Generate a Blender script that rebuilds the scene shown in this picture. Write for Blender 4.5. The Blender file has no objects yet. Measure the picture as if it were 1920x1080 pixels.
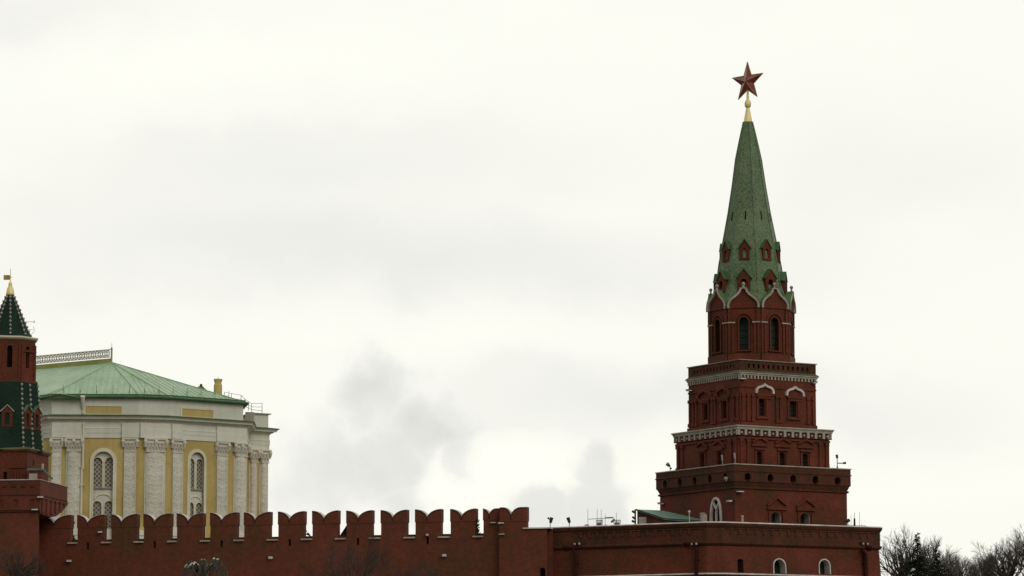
import bpy, math, random
from math import sin, cos, tan, radians as R, pi, sqrt, atan2, hypot
from mathutils import Vector, Matrix
from mathutils.geometry import tessellate_polygon
S = bpy.context.scene
random.seed(7)
# ---------------------------------------------------------------- camera
CZ = 1.7
FPX = 6555.0                    # focal length in pixels of a 1920 wide picture
TILT = math.atan(845/FPX)
cs, sn = cos(TILT), sin(TILT)
cam = bpy.data.cameras.new('camera'); camo = bpy.data.objects.new('camera', cam); S.collection.objects.link(camo)
cam.sensor_width = 36; cam.lens = 36*FPX/1920; cam.clip_start = 1; cam.clip_end = 20000
camo.location = (0, 0, CZ); camo.rotation_euler = (pi/2+TILT, 0, 0)
S.camera = camo
# ---------------------------------------------------------------- sky, sun, exposure
SUN_AZ, SUN_EL = 150, 32        # azimuth clockwise from +Y (behind the camera, to the right)
w = bpy.data.worlds.new('World'); S.world = w; w.use_nodes = True
nt = w.node_tree; nt.nodes.clear()
def N(tree, t, **k):
    n = tree.nodes.new(t)
    for a, b in k.items(): setattr(n, a, b)
    return n
def link(tree, a, b): tree.links.new(a, b)
out = N(nt, 'ShaderNodeOutputWorld'); bg = N(nt, 'ShaderNodeBackground'); bg.inputs[1].default_value = 0.1
sky = N(nt, 'ShaderNodeTexSky', sky_type='NISHITA', sun_disc=False)
sky.sun_elevation = R(SUN_EL); sky.sun_rotation = R(SUN_AZ)
tc = N(nt, 'ShaderNodeTexCoord')
def wm(op, a, b=None, c=None):
    n = N(nt, 'ShaderNodeMath', operation=op)
    for i, v in enumerate((a, b, c)):
        if v is None: continue
        if isinstance(v, (int, float)): n.inputs[i].default_value = v
        else: link(nt, v, n.inputs[i])
    return n.outputs[0]
sep = N(nt, 'ShaderNodeSeparateXYZ'); link(nt, tc.outputs['Generated'], sep.inputs[0])
X_, Y_, Z_ = sep.outputs
ysafe = wm('MAXIMUM', Y_, 0.15)
U_ = wm('DIVIDE', X_, ysafe); V_ = wm('DIVIDE', Z_, ysafe)
front = wm('GREATER_THAN', Y_, 0.15)
cmb = N(nt, 'ShaderNodeCombineXYZ'); link(nt, X_, cmb.inputs[0]); link(nt, Y_, cmb.inputs[1]); link(nt, wm('MULTIPLY', Z_, 2.6), cmb.inputs[2])
def wnoise(vec, sc, det, dist=0.0):
    n = N(nt, 'ShaderNodeTexNoise'); n.inputs['Scale'].default_value = sc; n.inputs['Detail'].default_value = det
    n.inputs['Distortion'].default_value = dist; n.inputs['Roughness'].default_value = 0.55
    link(nt, vec, n.inputs['Vector']); return n
n1 = wnoise(cmb.outputs[0], 7, 4, 0.3)
n2 = wnoise(tc.outputs['Generated'], 60, 5)
n2s = N(nt, 'ShaderNodeSeparateColor'); link(nt, n2.outputs['Color'], n2s.inputs[0])
n3 = wnoise(tc.outputs['Generated'], 22, 5)
n3s = N(nt, 'ShaderNodeSeparateColor'); link(nt, n3.outputs['Color'], n3s.inputs[0])
def dirpx(px, py):
    a = (px-960)/FPX; b = (540-py)/FPX
    yy = cs-b*sn
    return a/yy, (sn+b*cs)/yy
def blob(px, py, rx, ry, warp, soft, fine=False):
    """a cloud patch fixed in the sky (direction space), its edge broken by noise"""
    u0, v0 = dirpx(px, py)
    s = n2s if fine else n3s
    du = wm('ADD', wm('SUBTRACT', U_, u0), wm('MULTIPLY', wm('SUBTRACT', s.outputs[0], 0.5), warp/FPX))
    dv = wm('ADD', wm('SUBTRACT', V_, v0), wm('MULTIPLY', wm('SUBTRACT', s.outputs[1], 0.5), warp/FPX))
    d = wm('SQRT', wm('ADD', wm('POWER', wm('ABSOLUTE', wm('DIVIDE', du, rx/FPX)), 2), wm('POWER', wm('ABSOLUTE', wm('DIVIDE', dv, ry/FPX)), 2)))
    mr = N(nt, 'ShaderNodeMapRange', interpolation_type='SMOOTHSTEP')
    link(nt, d, mr.inputs[0]); mr.inputs[1].default_value = 1-soft; mr.inputs[2].default_value = 1+soft
    mr.inputs[3].default_value = 1; mr.inputs[4].default_value = 0
    return wm('MULTIPLY', mr.outputs[0], front)
g = wm('MULTIPLY', wm('SUBTRACT', n1.outputs[0], 0.5), -0.30)      # light/dark of the general layer
BL = [(640,270,420,80,.35,260,.9),(420,430,560,110,.42,260,.9),(90,20,330,60,.45,200,.9),(900,520,520,90,.42,260,.9),(1700,330,500,150,.28,260,.9),
      (1250,740,520,60,.5,200,.9),(330,140,380,70,-.35,240,.9),(850,640,300,35,-.3,160,.9),(1000,60,900,80,-.25,260,.9),(1830,830,330,60,.3,160,.9),
      (1500,900,700,40,-.3,120,.9),(60,600,300,70,.2,200,.9)]
tot = g
for px, py, rx, ry, am, wp, so in BL:
    tot = wm('ADD', tot, wm('MULTIPLY', blob(px, py, rx, ry, wp, so), am*0.55))
def unite(lst):
    r = None
    for q in lst:
        b = blob(*q)
        r = b if r is None else wm('MAXIMUM', r, b)
    return r
stA = unite([(1114,893,44,42,110,.5,True),(1110,955,70,58,120,.5,True),(1020,958,64,40,120,.6,True),(1150,970,34,50,90,.6,True)])
stB = unite([(640,880,120,90,200,.9,True),(700,740,60,70,190,.95,True),(795,825,85,50,150,.65,True),(725,875,80,80,160,.7,True),(866,865,28,46,90,.8,True),(770,930,60,60,140,.9,True)])
brk = unite([(845,925,60,42,80,.7,True),(960,870,110,40,60,.8,True)])
tot = wm('ADD', tot, wm('MULTIPLY', wm('MULTIPLY', stB, .66), wm('ADD', .35, wm('MULTIPLY', n2s.outputs[2], .9))))
tot = wm('SUBTRACT', tot, wm('MULTIPLY', brk, .45))
tot = wm('ADD', wm('MULTIPLY', tot, wm('SUBTRACT', 1, wm('MULTIPLY', stA, .6))), wm('MULTIPLY', stA, wm('ADD', .36, wm('MULTIPLY', n3s.outputs[2], .24))))
cr = N(nt, 'ShaderNodeValToRGB'); link(nt, wm('ADD', wm('ADD', wm('MULTIPLY', tot, 0.92), 0.29), wm('MULTIPLY', wm('SUBTRACT', n3s.outputs[1], .5), .10)), cr.inputs[0])
e = cr.color_ramp.elements
e[0].position = 0.0; e[0].color = (1.01, 1.01, .918, 1)
e[1].position = 1.0; e[1].color = (.70, .70, .655, 1)
m_ = e.new(0.38); m_.color = (.955, .95, .875, 1)
m2_ = e.new(0.62); m2_.color = (.84, .838, .795, 1)
sc_ = N(nt, 'ShaderNodeVectorMath', operation='SCALE'); link(nt, cr.outputs[0], sc_.inputs[0]); 
dim = N(nt, 'ShaderNodeMapRange'); link(nt, Y_, dim.inputs[0]); dim.inputs[1].default_value = -.35; dim.inputs[2].default_value = .8; dim.inputs[3].default_value = 4.0; dim.inputs[4].default_value = 10.2  # unseen sky behind the camera darkened to weaken light on the facing walls
link(nt, dim.outputs[0], sc_.inputs['Scale'])
mx = N(nt, 'ShaderNodeMix', data_type='RGBA'); mx.inputs[0].default_value = 0.97
link(nt, sky.outputs[0], mx.inputs[6]); link(nt, sc_.outputs[0], mx.inputs[7])
link(nt, mx.outputs[2], bg.inputs[0]); link(nt, bg.outputs[0], out.inputs[0])
sl = bpy.data.lights.new('sun', 'SUN'); sl.energy = 0.9; sl.angle = R(35); sl.color = (1, .96, .9)
so = bpy.data.objects.new('sun', sl); S.collection.objects.link(so)
so.rotation_euler = (R(90-SUN_EL), 0, R(180-SUN_AZ)+0.0)
S.view_settings.view_transform = 'Standard'; S.view_settings.look = 'None'
S.view_settings.exposure = 0.0; S.view_settings.gamma = 1; S.view_settings.use_curve_mapping = False
S.render.engine = 'CYCLES'; S.render.resolution_x = 1024; S.render.resolution_y = 576
# ---------------------------------------------------------------- materials
def noise_in(t, vec, scale, detail=4, rough=.6):
    n = N(t, 'ShaderNodeTexNoise'); n.inputs['Scale'].default_value = scale; n.inputs['Detail'].default_value = detail
    n.inputs['Roughness'].default_value = rough; link(t, vec, n.inputs['Vector']); return n.outputs['Fac']
def ramp(t, fac, stops):
    r = N(t, 'ShaderNodeValToRGB'); link(t, fac, r.inputs[0]); el = r.color_ramp.elements
    el[0].position, el[0].color = stops[0][0], (*stops[0][1], 1)
    el[1].position, el[1].color = stops[-1][0], (*stops[-1][1], 1)
    for p, c in stops[1:-1]:
        x = el.new(p); x.color = (*c, 1)
    return r.outputs[0]
def mixc(t, fac, a, b, mode='MIX'):
    m = N(t, 'ShaderNodeMix', data_type='RGBA', blend_type=mode)
    if isinstance(fac, (int, float)): m.inputs[0].default_value = fac
    else: link(t, fac, m.inputs[0])
    for i, v in ((6, a), (7, b)):
        if isinstance(v, tuple): m.inputs[i].default_value = (*v, 1)
        else: link(t, v, m.inputs[i])
    return m.outputs[2]
def mapvec(t, sc=(1,1,1)):
    c = N(t, 'ShaderNodeTexCoord'); m = N(t, 'ShaderNodeMapping'); m.inputs['Scale'].default_value = sc
    link(t, c.outputs['Object'], m.inputs['Vector']); return m.outputs[0]
def surf(name, dark, mid, light, scale=.5, rough=.85, metal=0, bump=.0, bscale=8, streak=0, streakc=(.02,.015,.01), fine=.25, spec=.3, brick=False):
    m = bpy.data.materials.new(name); m.use_nodes = True; t = m.node_tree
    b = t.nodes['Principled BSDF']; b.inputs['Roughness'].default_value = rough; b.inputs['Metallic'].default_value = metal
    b.inputs['Specular IOR Level'].default_value = spec
    v = mapvec(t)
    c = ramp(t, noise_in(t, v, scale, 5), [(.33, dark), (.5, mid), (.67, light)])
    f = noise_in(t, v, scale*14, 3)
    c = mixc(t, fine, c, ramp(t, f, [(.3, tuple(x*.45 for x in dark)), (.7, tuple(min(1, x*1.6) for x in light))]))
    if brick:
        cc = N(t, 'ShaderNodeTexCoord'); sp = N(t, 'ShaderNodeSeparateXYZ'); link(t, cc.outputs['Object'], sp.inputs[0])
        ad = N(t, 'ShaderNodeMath', operation='ADD'); link(t, sp.outputs[0], ad.inputs[0]); link(t, sp.outputs[1], ad.inputs[1])
        cb = N(t, 'ShaderNodeCombineXYZ'); link(t, ad.outputs[0], cb.inputs[0]); link(t, sp.outputs[2], cb.inputs[1])
        bt = N(t, 'ShaderNodeTexBrick'); link(t, cb.outputs[0], bt.inputs['Vector'])
        bt.inputs['Scale'].default_value = 1.0; bt.inputs['Brick Width'].default_value = .30; bt.inputs['Row Height'].default_value = .09
        bt.inputs['Mortar Size'].default_value = .007; bt.inputs['Color1'].default_value = (1.12, 1.1, 1.1, 1); bt.inputs['Color2'].default_value = (.84, .86, .86, 1)
        bt.inputs['Mortar'].default_value = (.72, .78, .78, 1)
        c = mixc(t, .8, c, bt.outputs['Color'], 'MULTIPLY')
    if streak:
        v2 = mapvec(t, (1.1, 1.1, .12))
        sfac = ramp(t, noise_in(t, v2, 1.3, 5), [(.48, (0,0,0)), (.72, (1,1,1))])
        mm = N(t, 'ShaderNodeMath', operation='MULTIPLY'); link(t, sfac, mm.inputs[0]); mm.inputs[1].default_value = streak
        c = mixc(t, mm.outputs[0], c, streakc)
    link(t, c, b.inputs['Base Color'])
    if bump:
        bn = N(t, 'ShaderNodeBump'); bn.inputs['Strength'].default_value = bump; bn.inputs['Distance'].default_value = .05
        link(t, noise_in(t, v, bscale, 4), bn.inputs['Height']); link(t, bn.outputs[0], b.inputs['Normal'])
    return m
M = {}
M['brick'] = surf('red_brick', (.066,.028,.009), (.132,.028,.012), (.175,.039,.022), scale=.28, streak=.45, streakc=(.05,.026,.012), bump=.3, brick=True)
M['brick_old'] = surf('weathered_brick', (.038,.022,.009), (.080,.024,.010), (.120,.034,.017), scale=.5, streak=.7, streakc=(.030,.022,.009), bump=.5, brick=True, fine=.4)
M['brick_wall'] = surf('wall_brick', (.092,.040,.014), (.146,.036,.016), (.182,.048,.031), scale=.16, streak=.4, streakc=(.06,.035,.014), bump=.3, brick=True, fine=.2)
M['stone'] = surf('white_stone', (.26,.235,.18), (.37,.335,.28), (.48,.44,.38), scale=.9, streak=.25, streakc=(.2,.18,.13), bump=.3)
M['snow'] = surf('thin_snow_on_ledge', (.42,.34,.30), (.60,.52,.48), (.78,.72,.70), scale=1.2, rough=.7, fine=.15)
M['whitepaint'] = surf('pinkish_white_paint', (.48,.41,.36), (.62,.54,.49), (.72,.65,.60), scale=.8, fine=.1)
M['plaster'] = surf('white_plaster', (.60,.60,.49), (.70,.69,.58), (.76,.74,.64), scale=.25, streak=.25, streakc=(.40,.41,.30), fine=.08)
M['relief'] = surf('carved_white_stone', (.58,.55,.44), (.68,.645,.53), (.75,.71,.60), scale=.28, bump=.35, bscale=3.5, fine=.17, streak=.2, streakc=(.4,.38,.3))
M['cream'] = surf('cream_plaster', (.62,.585,.42), (.71,.665,.50), (.77,.72,.56), scale=.4, fine=.06)
M['ochre'] = surf('ochre_plaster', (.44,.33,.11), (.53,.40,.145), (.58,.45,.18), scale=.3, fine=.10, streak=.4, streakc=(.30,.24,.08))
M['tile'] = surf('glazed_green_tiles', (.066,.108,.042), (.104,.158,.066), (.17,.225,.13), scale=.38, rough=.6, fine=.55, bump=.6, bscale=6, streak=.3, streakc=(.05,.14,.10), spec=.25)
M['tile_light'] = surf('mossy_green_sheet', (.05,.10,.03), (.075,.145,.045), (.11,.18,.065), scale=.8, rough=.6, fine=.3)
M['tile_dark'] = surf('dark_green_tiles', (.005,.016,.010), (.009,.026,.016), (.016,.038,.024), scale=.4, rough=.7, fine=.35, bump=.4, bscale=8, spec=.12)
M['roofgreen'] = surf('pale_green_painted_roof', (.28,.41,.25), (.35,.49,.32), (.43,.55,.39), scale=.35, rough=.5, fine=.15, streak=.5, streakc=(.25,.40,.24))
M['roofdark'] = surf('dark_green_gutter', (.03,.09,.035), (.045,.12,.05), (.07,.15,.07), scale=.8, rough=.5, fine=.2)
M['moss'] = surf('mossy_ledge', (.05,.065,.03), (.07,.088,.042), (.10,.12,.06), scale=.8)
M['copper'] = surf('grey_green_sheet_roof', (.06,.13,.095), (.085,.17,.125), (.12,.21,.16), scale=.7, rough=.5, fine=.15)
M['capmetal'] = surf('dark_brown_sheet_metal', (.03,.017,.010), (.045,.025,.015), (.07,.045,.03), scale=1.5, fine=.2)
M['gold'] = surf('gilded_metal', (.80,.66,.26), (.90,.76,.34), (.95,.82,.42), scale=.8, rough=.55, metal=.25, fine=.0, spec=.5)
M['cornice_green'] = surf('pale_yellow_green_sheet', (.30,.31,.13), (.40,.40,.20), (.48,.47,.26), scale=.8, fine=.15)
M['goldworn'] = surf('worn_gilding', (.20,.14,.05), (.34,.24,.09), (.50,.36,.15), scale=2.5, rough=.5, metal=.3, fine=.3)
M['ruby'] = surf('ruby_glass', (.09,.010,.008), (.22,.025,.018), (.34,.07,.045), scale=1.3, rough=.18, fine=.3, spec=.8)
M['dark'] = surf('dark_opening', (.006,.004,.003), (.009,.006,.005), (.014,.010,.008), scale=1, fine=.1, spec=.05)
M['glass'] = surf('dark_green_glass', (.006,.012,.010), (.010,.020,.016), (.018,.032,.025), scale=.8, rough=.15, spec=.6, fine=.1)
M['bell'] = surf('green_louvre_boards', (.012,.03,.024), (.02,.045,.035), (.03,.06,.045), scale=1, rough=.6)
M['iron'] = surf('dark_iron', (.02,.018,.015), (.035,.03,.026), (.05,.045,.04), scale=2, rough=.6)
M['grey'] = surf('grey_galvanised_metal', (.16,.16,.14), (.24,.24,.21), (.32,.32,.28), scale=2, rough=.5, metal=.3)
M['pipe'] = surf('red_brown_painted_metal', (.022,.006,.004), (.035,.008,.005), (.05,.012,.008), scale=1, rough=.7, spec=.1)
M['yellowrail'] = surf('weathered_yellow_green_sheet', (.17,.19,.04), (.24,.26,.07), (.30,.31,.10), scale=.8, fine=.3)
M['crest'] = surf('aged_cream_iron', (.22,.20,.13), (.34,.31,.21), (.44,.40,.29), scale=1.5, fine=.3)
M['bark'] = surf('bare_bark', (.035,.030,.024), (.055,.047,.038), (.08,.07,.058), scale=2, fine=.3)
M['twig'] = surf('fine_twigs', (.075,.065,.050), (.105,.092,.072), (.14,.12,.10), scale=1, fine=.2)
M['twigred'] = surf('brown_twigs', (.040,.028,.020), (.060,.042,.030), (.085,.060,.044), scale=1, fine=.2)
M['needle'] = surf('dark_needles', (.008,.014,.007), (.014,.022,.010), (.026,.036,.018), scale=1.1, fine=.4)
M['willow'] = surf('grey_green_hanging_twigs', (.05,.055,.038), (.09,.095,.068), (.14,.145,.11), scale=1, fine=.3)
M['ground'] = surf('winter_grass', (.035,.04,.02), (.06,.06,.035), (.10,.09,.06), scale=.1, fine=.4)
M['pave'] = surf('asphalt', (.04,.04,.04), (.05,.05,.05), (.065,.063,.06), scale=.3, fine=.3)
def lattice_mat():
    m = bpy.data.materials.new('diamond_window_grille'); m.use_nodes = True; t = m.node_tree; b = t.nodes['Principled BSDF']
    b.inputs['Roughness'].default_value = .5
    v = mapvec(t); sp = N(t, 'ShaderNodeSeparateXYZ'); link(t, v, sp.inputs[0])
    def mm(op, a, bb):
        n = N(t, 'ShaderNodeMath', operation=op)
        for i, q in enumerate((a, bb)):
            if isinstance(q, (int, float)): n.inputs[i].default_value = q
            else: link(t, q, n.inputs[i])
        return n.outputs[0]
    h = mm('ADD', sp.outputs[0], mm('MULTIPLY', sp.outputs[1], .6)); z = sp.outputs[2]
    a = mm('PINGPONG', mm('ADD', h, z), .26); bb = mm('PINGPONG', mm('SUBTRACT', h, z), .26)
    f = mm('MAXIMUM', mm('LESS_THAN', a, .075), mm('LESS_THAN', bb, .075))
    n = ramp(t, noise_in(t, v, .8, 3), [(.3, (.07,.06,.04)), (.7, (.14,.12,.085))])
    link(t, mixc(t, f, n, (.40,.36,.28)), b.inputs['Base Color'])
    return m
M['lattice'] = lattice_mat()
# ---------------------------------------------------------------- mesh helpers
class G:
    def __init__(s): s.v = []; s.f = []
    def add(s, vs, fs):
        o = len(s.v); s.v += [tuple(p) for p in vs]; s.f += [tuple(i+o for i in f) for f in fs]
    def hexa(s, p):      # 8 points: bottom 4 then top 4
        s.add(p, [(0,3,2,1), (4,5,6,7), (0,1,5,4), (1,2,6,5), (2,3,7,6), (3,0,4,7)])
    def box(s, x0, x1, y0, y1, z0, z1):
        s.hexa([(x0,y0,z0),(x1,y0,z0),(x1,y1,z0),(x0,y1,z0),(x0,y0,z1),(x1,y0,z1),(x1,y1,z1),(x0,y1,z1)])
    def tube(s, a, b, r0, r1=None, n=8, cap=True):
        r1 = r0 if r1 is None else r1
        a = Vector(a); b = Vector(b); d = (b-a).normalized()
        up = Vector((0,0,1)) if abs(d.z) < .95 else Vector((1,0,0))
        x = d.cross(up).normalized(); y = d.cross(x)
        vs = []
        for c, r in ((a, r0), (b, r1)):
            for k in range(n):
                t = 2*pi*k/n; vs.append(c+x*(r*cos(t))+y*(r*sin(t)))
        fs = [(k, (k+1) % n, n+(k+1) % n, n+k) for k in range(n)]
        if cap: fs += [tuple(range(n))[::-1], tuple(range(n, 2*n))]
        s.add(vs, fs)
    def path(s, pts, r, n=6):
        for a, b in zip(pts, pts[1:]): s.tube(a, b, r, r, n)
    def lathe(s, c, prof, n=16, ph=0):
        vs = []
        for r, z in prof:
            for k in range(n):
                t = 2*pi*k/n+ph; vs.append((c[0]+r*cos(t), c[1]+r*sin(t), z))
        fs = []
        for i in range(len(prof)-1):
            for k in range(n): fs.append((i*n+k, i*n+(k+1) % n, (i+1)*n+(k+1) % n, (i+1)*n+k))
        fs += [tuple(range(n))[::-1], tuple((len(prof)-1)*n+k for k in range(n))]
        s.add(vs, fs)
    def sphere(s, c, r, n=12, m=8):
        s.lathe((c[0], c[1]), [(max(1e-3, r*sin(pi*i/m)), c[2]-r*cos(pi*i/m)) for i in range(m+1)], n)
def zat(py, Y):
    b = (540-py)/FPX
    return CZ+Y*(sn+b*cs)/(cs-b*sn)
def xat(px, Y, Z): return (px-960)/FPX*(Y*cs+(Z-CZ)*sn)
def P(px, py, Y):
    z = zat(py, Y); return Vector((xat(px, Y, z), Y, z))
def march(p0, az, px1, zref):
    """from (x,y) walk along azimuth az until picture column px1"""
    a = (px1-960)/FPX; s_, c_ = sin(R(az)), cos(R(az))
    k = (a*(p0[1]*cs+(zref-CZ)*sn)-p0[0])/(s_-a*cs*c_)
    return (p0[0]+k*s_, p0[1]+k*c_)
class Fr:                                  # a vertical (or battered) face running from a to b, outside on the right
    def __init__(s, a, b, k=0, zt=0):
        s.a = Vector((a[0], a[1])); s.b = Vector((b[0], b[1])); s.L = (s.b-s.a).length
        s.U = (s.b-s.a)/s.L; s.n = Vector((s.U.y, -s.U.x)); s.k = k; s.zt = zt
    def p(s, u, z, d=0):
        dd = d+s.k*max(0, s.zt-z)
        q = s.a+s.U*u+s.n*dd; return Vector((q.x, q.y, z))
    def q(s, px, py):                      # picture point -> (u, z) on the face
        z = 20.0
        for _ in range(4):
            o = s.p(0, z); a = (px-960)/FPX
            u = (a*(o.y*cs+(z-CZ)*sn)-o.x)/(s.U.x-a*cs*s.U.y)
            pt = s.p(u, z); z = zat(py, pt.y)
        return u, z
def fbox(g, F, u0, u1, z0, z1, d0, d1):
    g.hexa([F.p(u0,z0,d1), F.p(u1,z0,d1), F.p(u1,z0,d0), F.p(u0,z0,d0), F.p(u0,z1,d1), F.p(u1,z1,d1), F.p(u1,z1,d0), F.p(u0,z1,d0)])
def fprism(g, F, poly, d0, d1):            # polygon in (u,z) given a thickness
    n = len(poly)
    tri = tessellate_polygon([[Vector((u, z, 0)) for u, z in poly]])
    vs = [F.p(u, z, d1) for u, z in poly]+[F.p(u, z, d0) for u, z in poly]
    fs = []
    for t in tri:
        fs.append(t); fs.append(tuple(i+n for i in reversed(t)))
    fs += [(i, (i+1) % n, n+(i+1) % n, n+i) for i in range(n)]
    g.add(vs, fs)
def offset_line(pts, t):
    o = []
    for i, p in enumerate(pts):
        a = Vector(pts[max(0, i-1)]); b = Vector(pts[min(len(pts)-1, i+1)]); d = (b-a).normalized()
        o.append((p[0]-d.y*t, p[1]+d.x*t))
    return o
def fstrip(g, F, pts, t, d0, d1):          # a moulding of width t following an open line in (u,z)
    o = offset_line(pts, t)
    for i in range(len(pts)-1):
        q = [pts[i], pts[i+1], o[i+1], o[i]]
        g.hexa([F.p(*q[0],d1), F.p(*q[1],d1), F.p(*q[1],d0), F.p(*q[0],d0), F.p(*q[3],d1), F.p(*q[2],d1), F.p(*q[2],d0), F.p(*q[3],d0)])
def fpanel(g, F, outer, holes, depth=.5):  # wall face with real openings and their reveals
    loops = [outer]+holes
    flat = [q for l in loops for q in l]
    tri = tessellate_polygon([[Vector((u, z, 0)) for u, z in l] for l in loops])
    g.add([F.p(u, z, 0) for u, z in flat], [tuple(t) for t in tri])
    for h in holes:
        n = len(h)
        g.add([F.p(u, z, 0) for u, z in h]+[F.p(u, z, -depth) for u, z in h], [(i, (i+1) % n, n+(i+1) % n, n+i) for i in range(n)])
        g.add([F.p(u, z, -depth) for u, z in h], [tuple(range(n))])
def rect(u0, u1, z0, z1): return [(u0,z0), (u1,z0), (u1,z1), (u0,z1)]
def arch(u0, u1, z0, zt_, n=10, kind='round'):
    r = (u1-u0)/2; c = (u0+u1)/2
    if kind == 'round':
        zs = zt_-r; top = [(c+r*cos(pi*i/n), zs+r*sin(pi*i/n)) for i in range(n+1)]
    elif kind == 'low':
        zs = zt_-r*.45; top = [(c+r*cos(pi*i/n), zs+.45*r*sin(pi*i/n)) for i in range(n+1)]
    else:                                  # pointed
        h = (u1-u0)*1.05; zs = zt_-h; top = []
        m = n//2
        for i in range(m+1): t = i/m; top.append((u1-r*(t**1.9), zs+h*sin(t*pi/2)**.92))
        for i in range(m-1, -1, -1): t = i/m; top.append((u0+r*(t**1.9), zs+h*sin(t*pi/2)**.92))
    return [(u0, z0), (u1, z0)]+top
def sweep(g, path, prof, closed=True):     # prof = [(out, z), ...] along a plan line, mitred
    n = len(path); rings = []
    for i in range(n):
        p = Vector(path[i])
        if closed or 0 < i < n-1:
            a = Vector(path[(i-1) % n]); b = Vector(path[(i+1) % n])
            d0 = (p-a).normalized(); d1 = (b-p).normalized()
            n0 = Vector((d0.y, -d0.x)); n1_ = Vector((d1.y, -d1.x)); mm = (n0+n1_); mm = mm/max(.3, mm.dot(n0))
        elif i == 0: d = (Vector(path[1])-p).normalized(); mm = Vector((d.y, -d.x))
        else: d = (p-Vector(path[i-1])).normalized(); mm = Vector((d.y, -d.x))
        rings.append([(p.x+mm.x*o, p.y+mm.y*o, z) for o, z in prof])
    m = len(prof); vs = [q for r in rings for q in r]; fs = []
    for i in range(n if closed else n-1):
        j = (i+1) % n
        for k in range(m-1): fs.append((i*m+k, j*m+k, j*m+k+1, i*m+k+1))
    if not closed:
        fs += [tuple(range(m)), tuple((n-1)*m+k for k in range(m))[::-1]]
    g.add(vs, fs)
def cap(g, path, z): g.add([(p[0], p[1], z) for p in path], [tuple(range(len(path)))])
# ---------------------------------------------------------------- object helpers
def root(name, label, cat, loc, rz=0, group=None):
    o = bpy.data.objects.new(name, None); o.empty_display_size = .5; S.collection.objects.link(o)
    o.location = loc; o.rotation_euler = (0, 0, rz); o['label'] = label; o['category'] = cat
    if group: o['group'] = group
    o['_m'] = 0; del o['_m']
    return o
INV = {}
def rinv(o):
    r = o
    while r.parent: r = r.parent
    return (Matrix.Translation(r.location) @ Matrix.Rotation(r.rotation_euler[2], 4, 'Z')).inverted()
def obj(name, g, mat, parent=None, label=None, smooth=False):
    me = bpy.data.meshes.new(name)
    vs = g.v
    if parent is not None:
        iv = rinv(parent); vs = [tuple(iv @ Vector(v)) for v in g.v]
    me.from_pydata(vs, [], g.f); me.update(); me.materials.append(mat)
    if smooth:
        for p in me.polygons: p.use_smooth = True
    o = bpy.data.objects.new(name, me); S.collection.objects.link(o)
    if parent is not None: o.parent = parent
    if label: o['label'] = label
    return o
def single(name, g, mat, label, cat, group=None, smooth=False, loc=None):
    """a thing that is one mesh, origin at its base"""
    if loc is None:
        zs = min(v[2] for v in g.v); xs = sum(v[0] for v in g.v)/len(g.v); ys = sum(v[1] for v in g.v)/len(g.v); loc = (xs, ys, zs)
    h = G(); h.f = g.f; h.v = [(v[0]-loc[0], v[1]-loc[1], v[2]-loc[2]) for v in g.v]
    o = obj(name, h, mat, None, None, smooth); o.location = loc; o['label'] = label; o['category'] = cat
    if group: o['group'] = group
    return o
def structure(name, g, mat):
    o = obj(name, g, mat); o['kind'] = 'structure'; return o
# ================================================================= ground
g = G(); g.add([(-6000,-3000,0),(6000,-3000,0),(6000,9000,0),(-6000,9000,0)], [(0,1,2,3)]); structure('ground', g, M['ground'])
g = G(); nx_, ny_ = 60, 40
for j in range(ny_+1):
    for i in range(nx_+1):
        x = -240+480*i/nx_; y = 230+430*j/ny_
        a = min(1, max(0, (y-235)/70)); b = min(1, max(0, (y-322)/14)); e_ = min(1, (240-abs(x))/60, (660-y)/60)
        h = (3.0*a*a*(3-2*a)+8.0*b*b*(3-2*b))*max(0, e_)
        g.v.append((x, y, .02+h+random.uniform(-.08, .08)*e_))
for j in range(ny_):
    for i in range(nx_): k = j*(nx_+1)+i; g.f.append((k, k+1, k+nx_+2, k+nx_+1))
structure('hill', g, M['ground'])
g = G()
for i in range(40):
    x0 = -200+10*i; g.add([(x0,262,.34+0),(x0+10,262,.34),(x0+10,270,.34),(x0,270,.34)], [(0,1,2,3)])
g = G(); g.box(-260, 260, 180, 192, -.2, .03); structure('road', g, M['pave'])
# ================================================================= the great gate tower
TH = R(30.6); D0 = 330.0
zref = zat(870, D0); X0 = xat(1411, D0, zref)
def tw(x, y): return (X0+x*cos(TH)-y*sin(TH), D0+x*sin(TH)+y*cos(TH))
def sq(h): return [tw(-h,-h), tw(h,-h), tw(h,h), tw(-h,h)]
def faces(h):   # right face, back right, back, left face
    p = sq(h); return Fr(p[0], p[1]), Fr(p[1], p[2]), Fr(p[2], p[3]), Fr(p[3], p[0])
def hsz(pxl, pxr, py):
    """half side of the square tier whose silhouette spans pxl..pxr"""
    z = zat(py, D0); s = FPX/(D0*cs+(z-CZ)*sn); return (pxr-pxl)/s/1.39/2
def zc(py, h): return zat(py, tw(-h,-h)[1])         # height of a picture row on the front corner
T = root('gate_tower', 'tall stepped red brick tower with a green tiled spire and a red star on top', 'tower', (X0, D0, 8.0), TH)
LX, RX = 1240, 1588
hA = hsz(1239, 1588.5, 940); hP = hsz(1231, 1595, 890); hB = hsz(1269.5, 1555.5, 850); hBc = hsz(1263.5, 1558.5, 802)
hC = hsz(1293, 1531, 760); hCc = hsz(1286.5, 1536, 704); hCp = hsz(1288.5, 1531.5, 690)
TF = {}
def tier_wall(name, h, z0, z1, holesR, holesL, mat, depth=.55):
    g = G(); fs = faces(h)
    for F, hs in zip(fs, (holesR, None, None, holesL)):
        if hs is None:                       # faces turned away from the photograph repeat the layout of the seen ones
            hs = holesR if F is fs[2] else holesL
        fpanel(g, F, rect(0, F.L, z0, z1), hs, depth)
    return g
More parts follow.
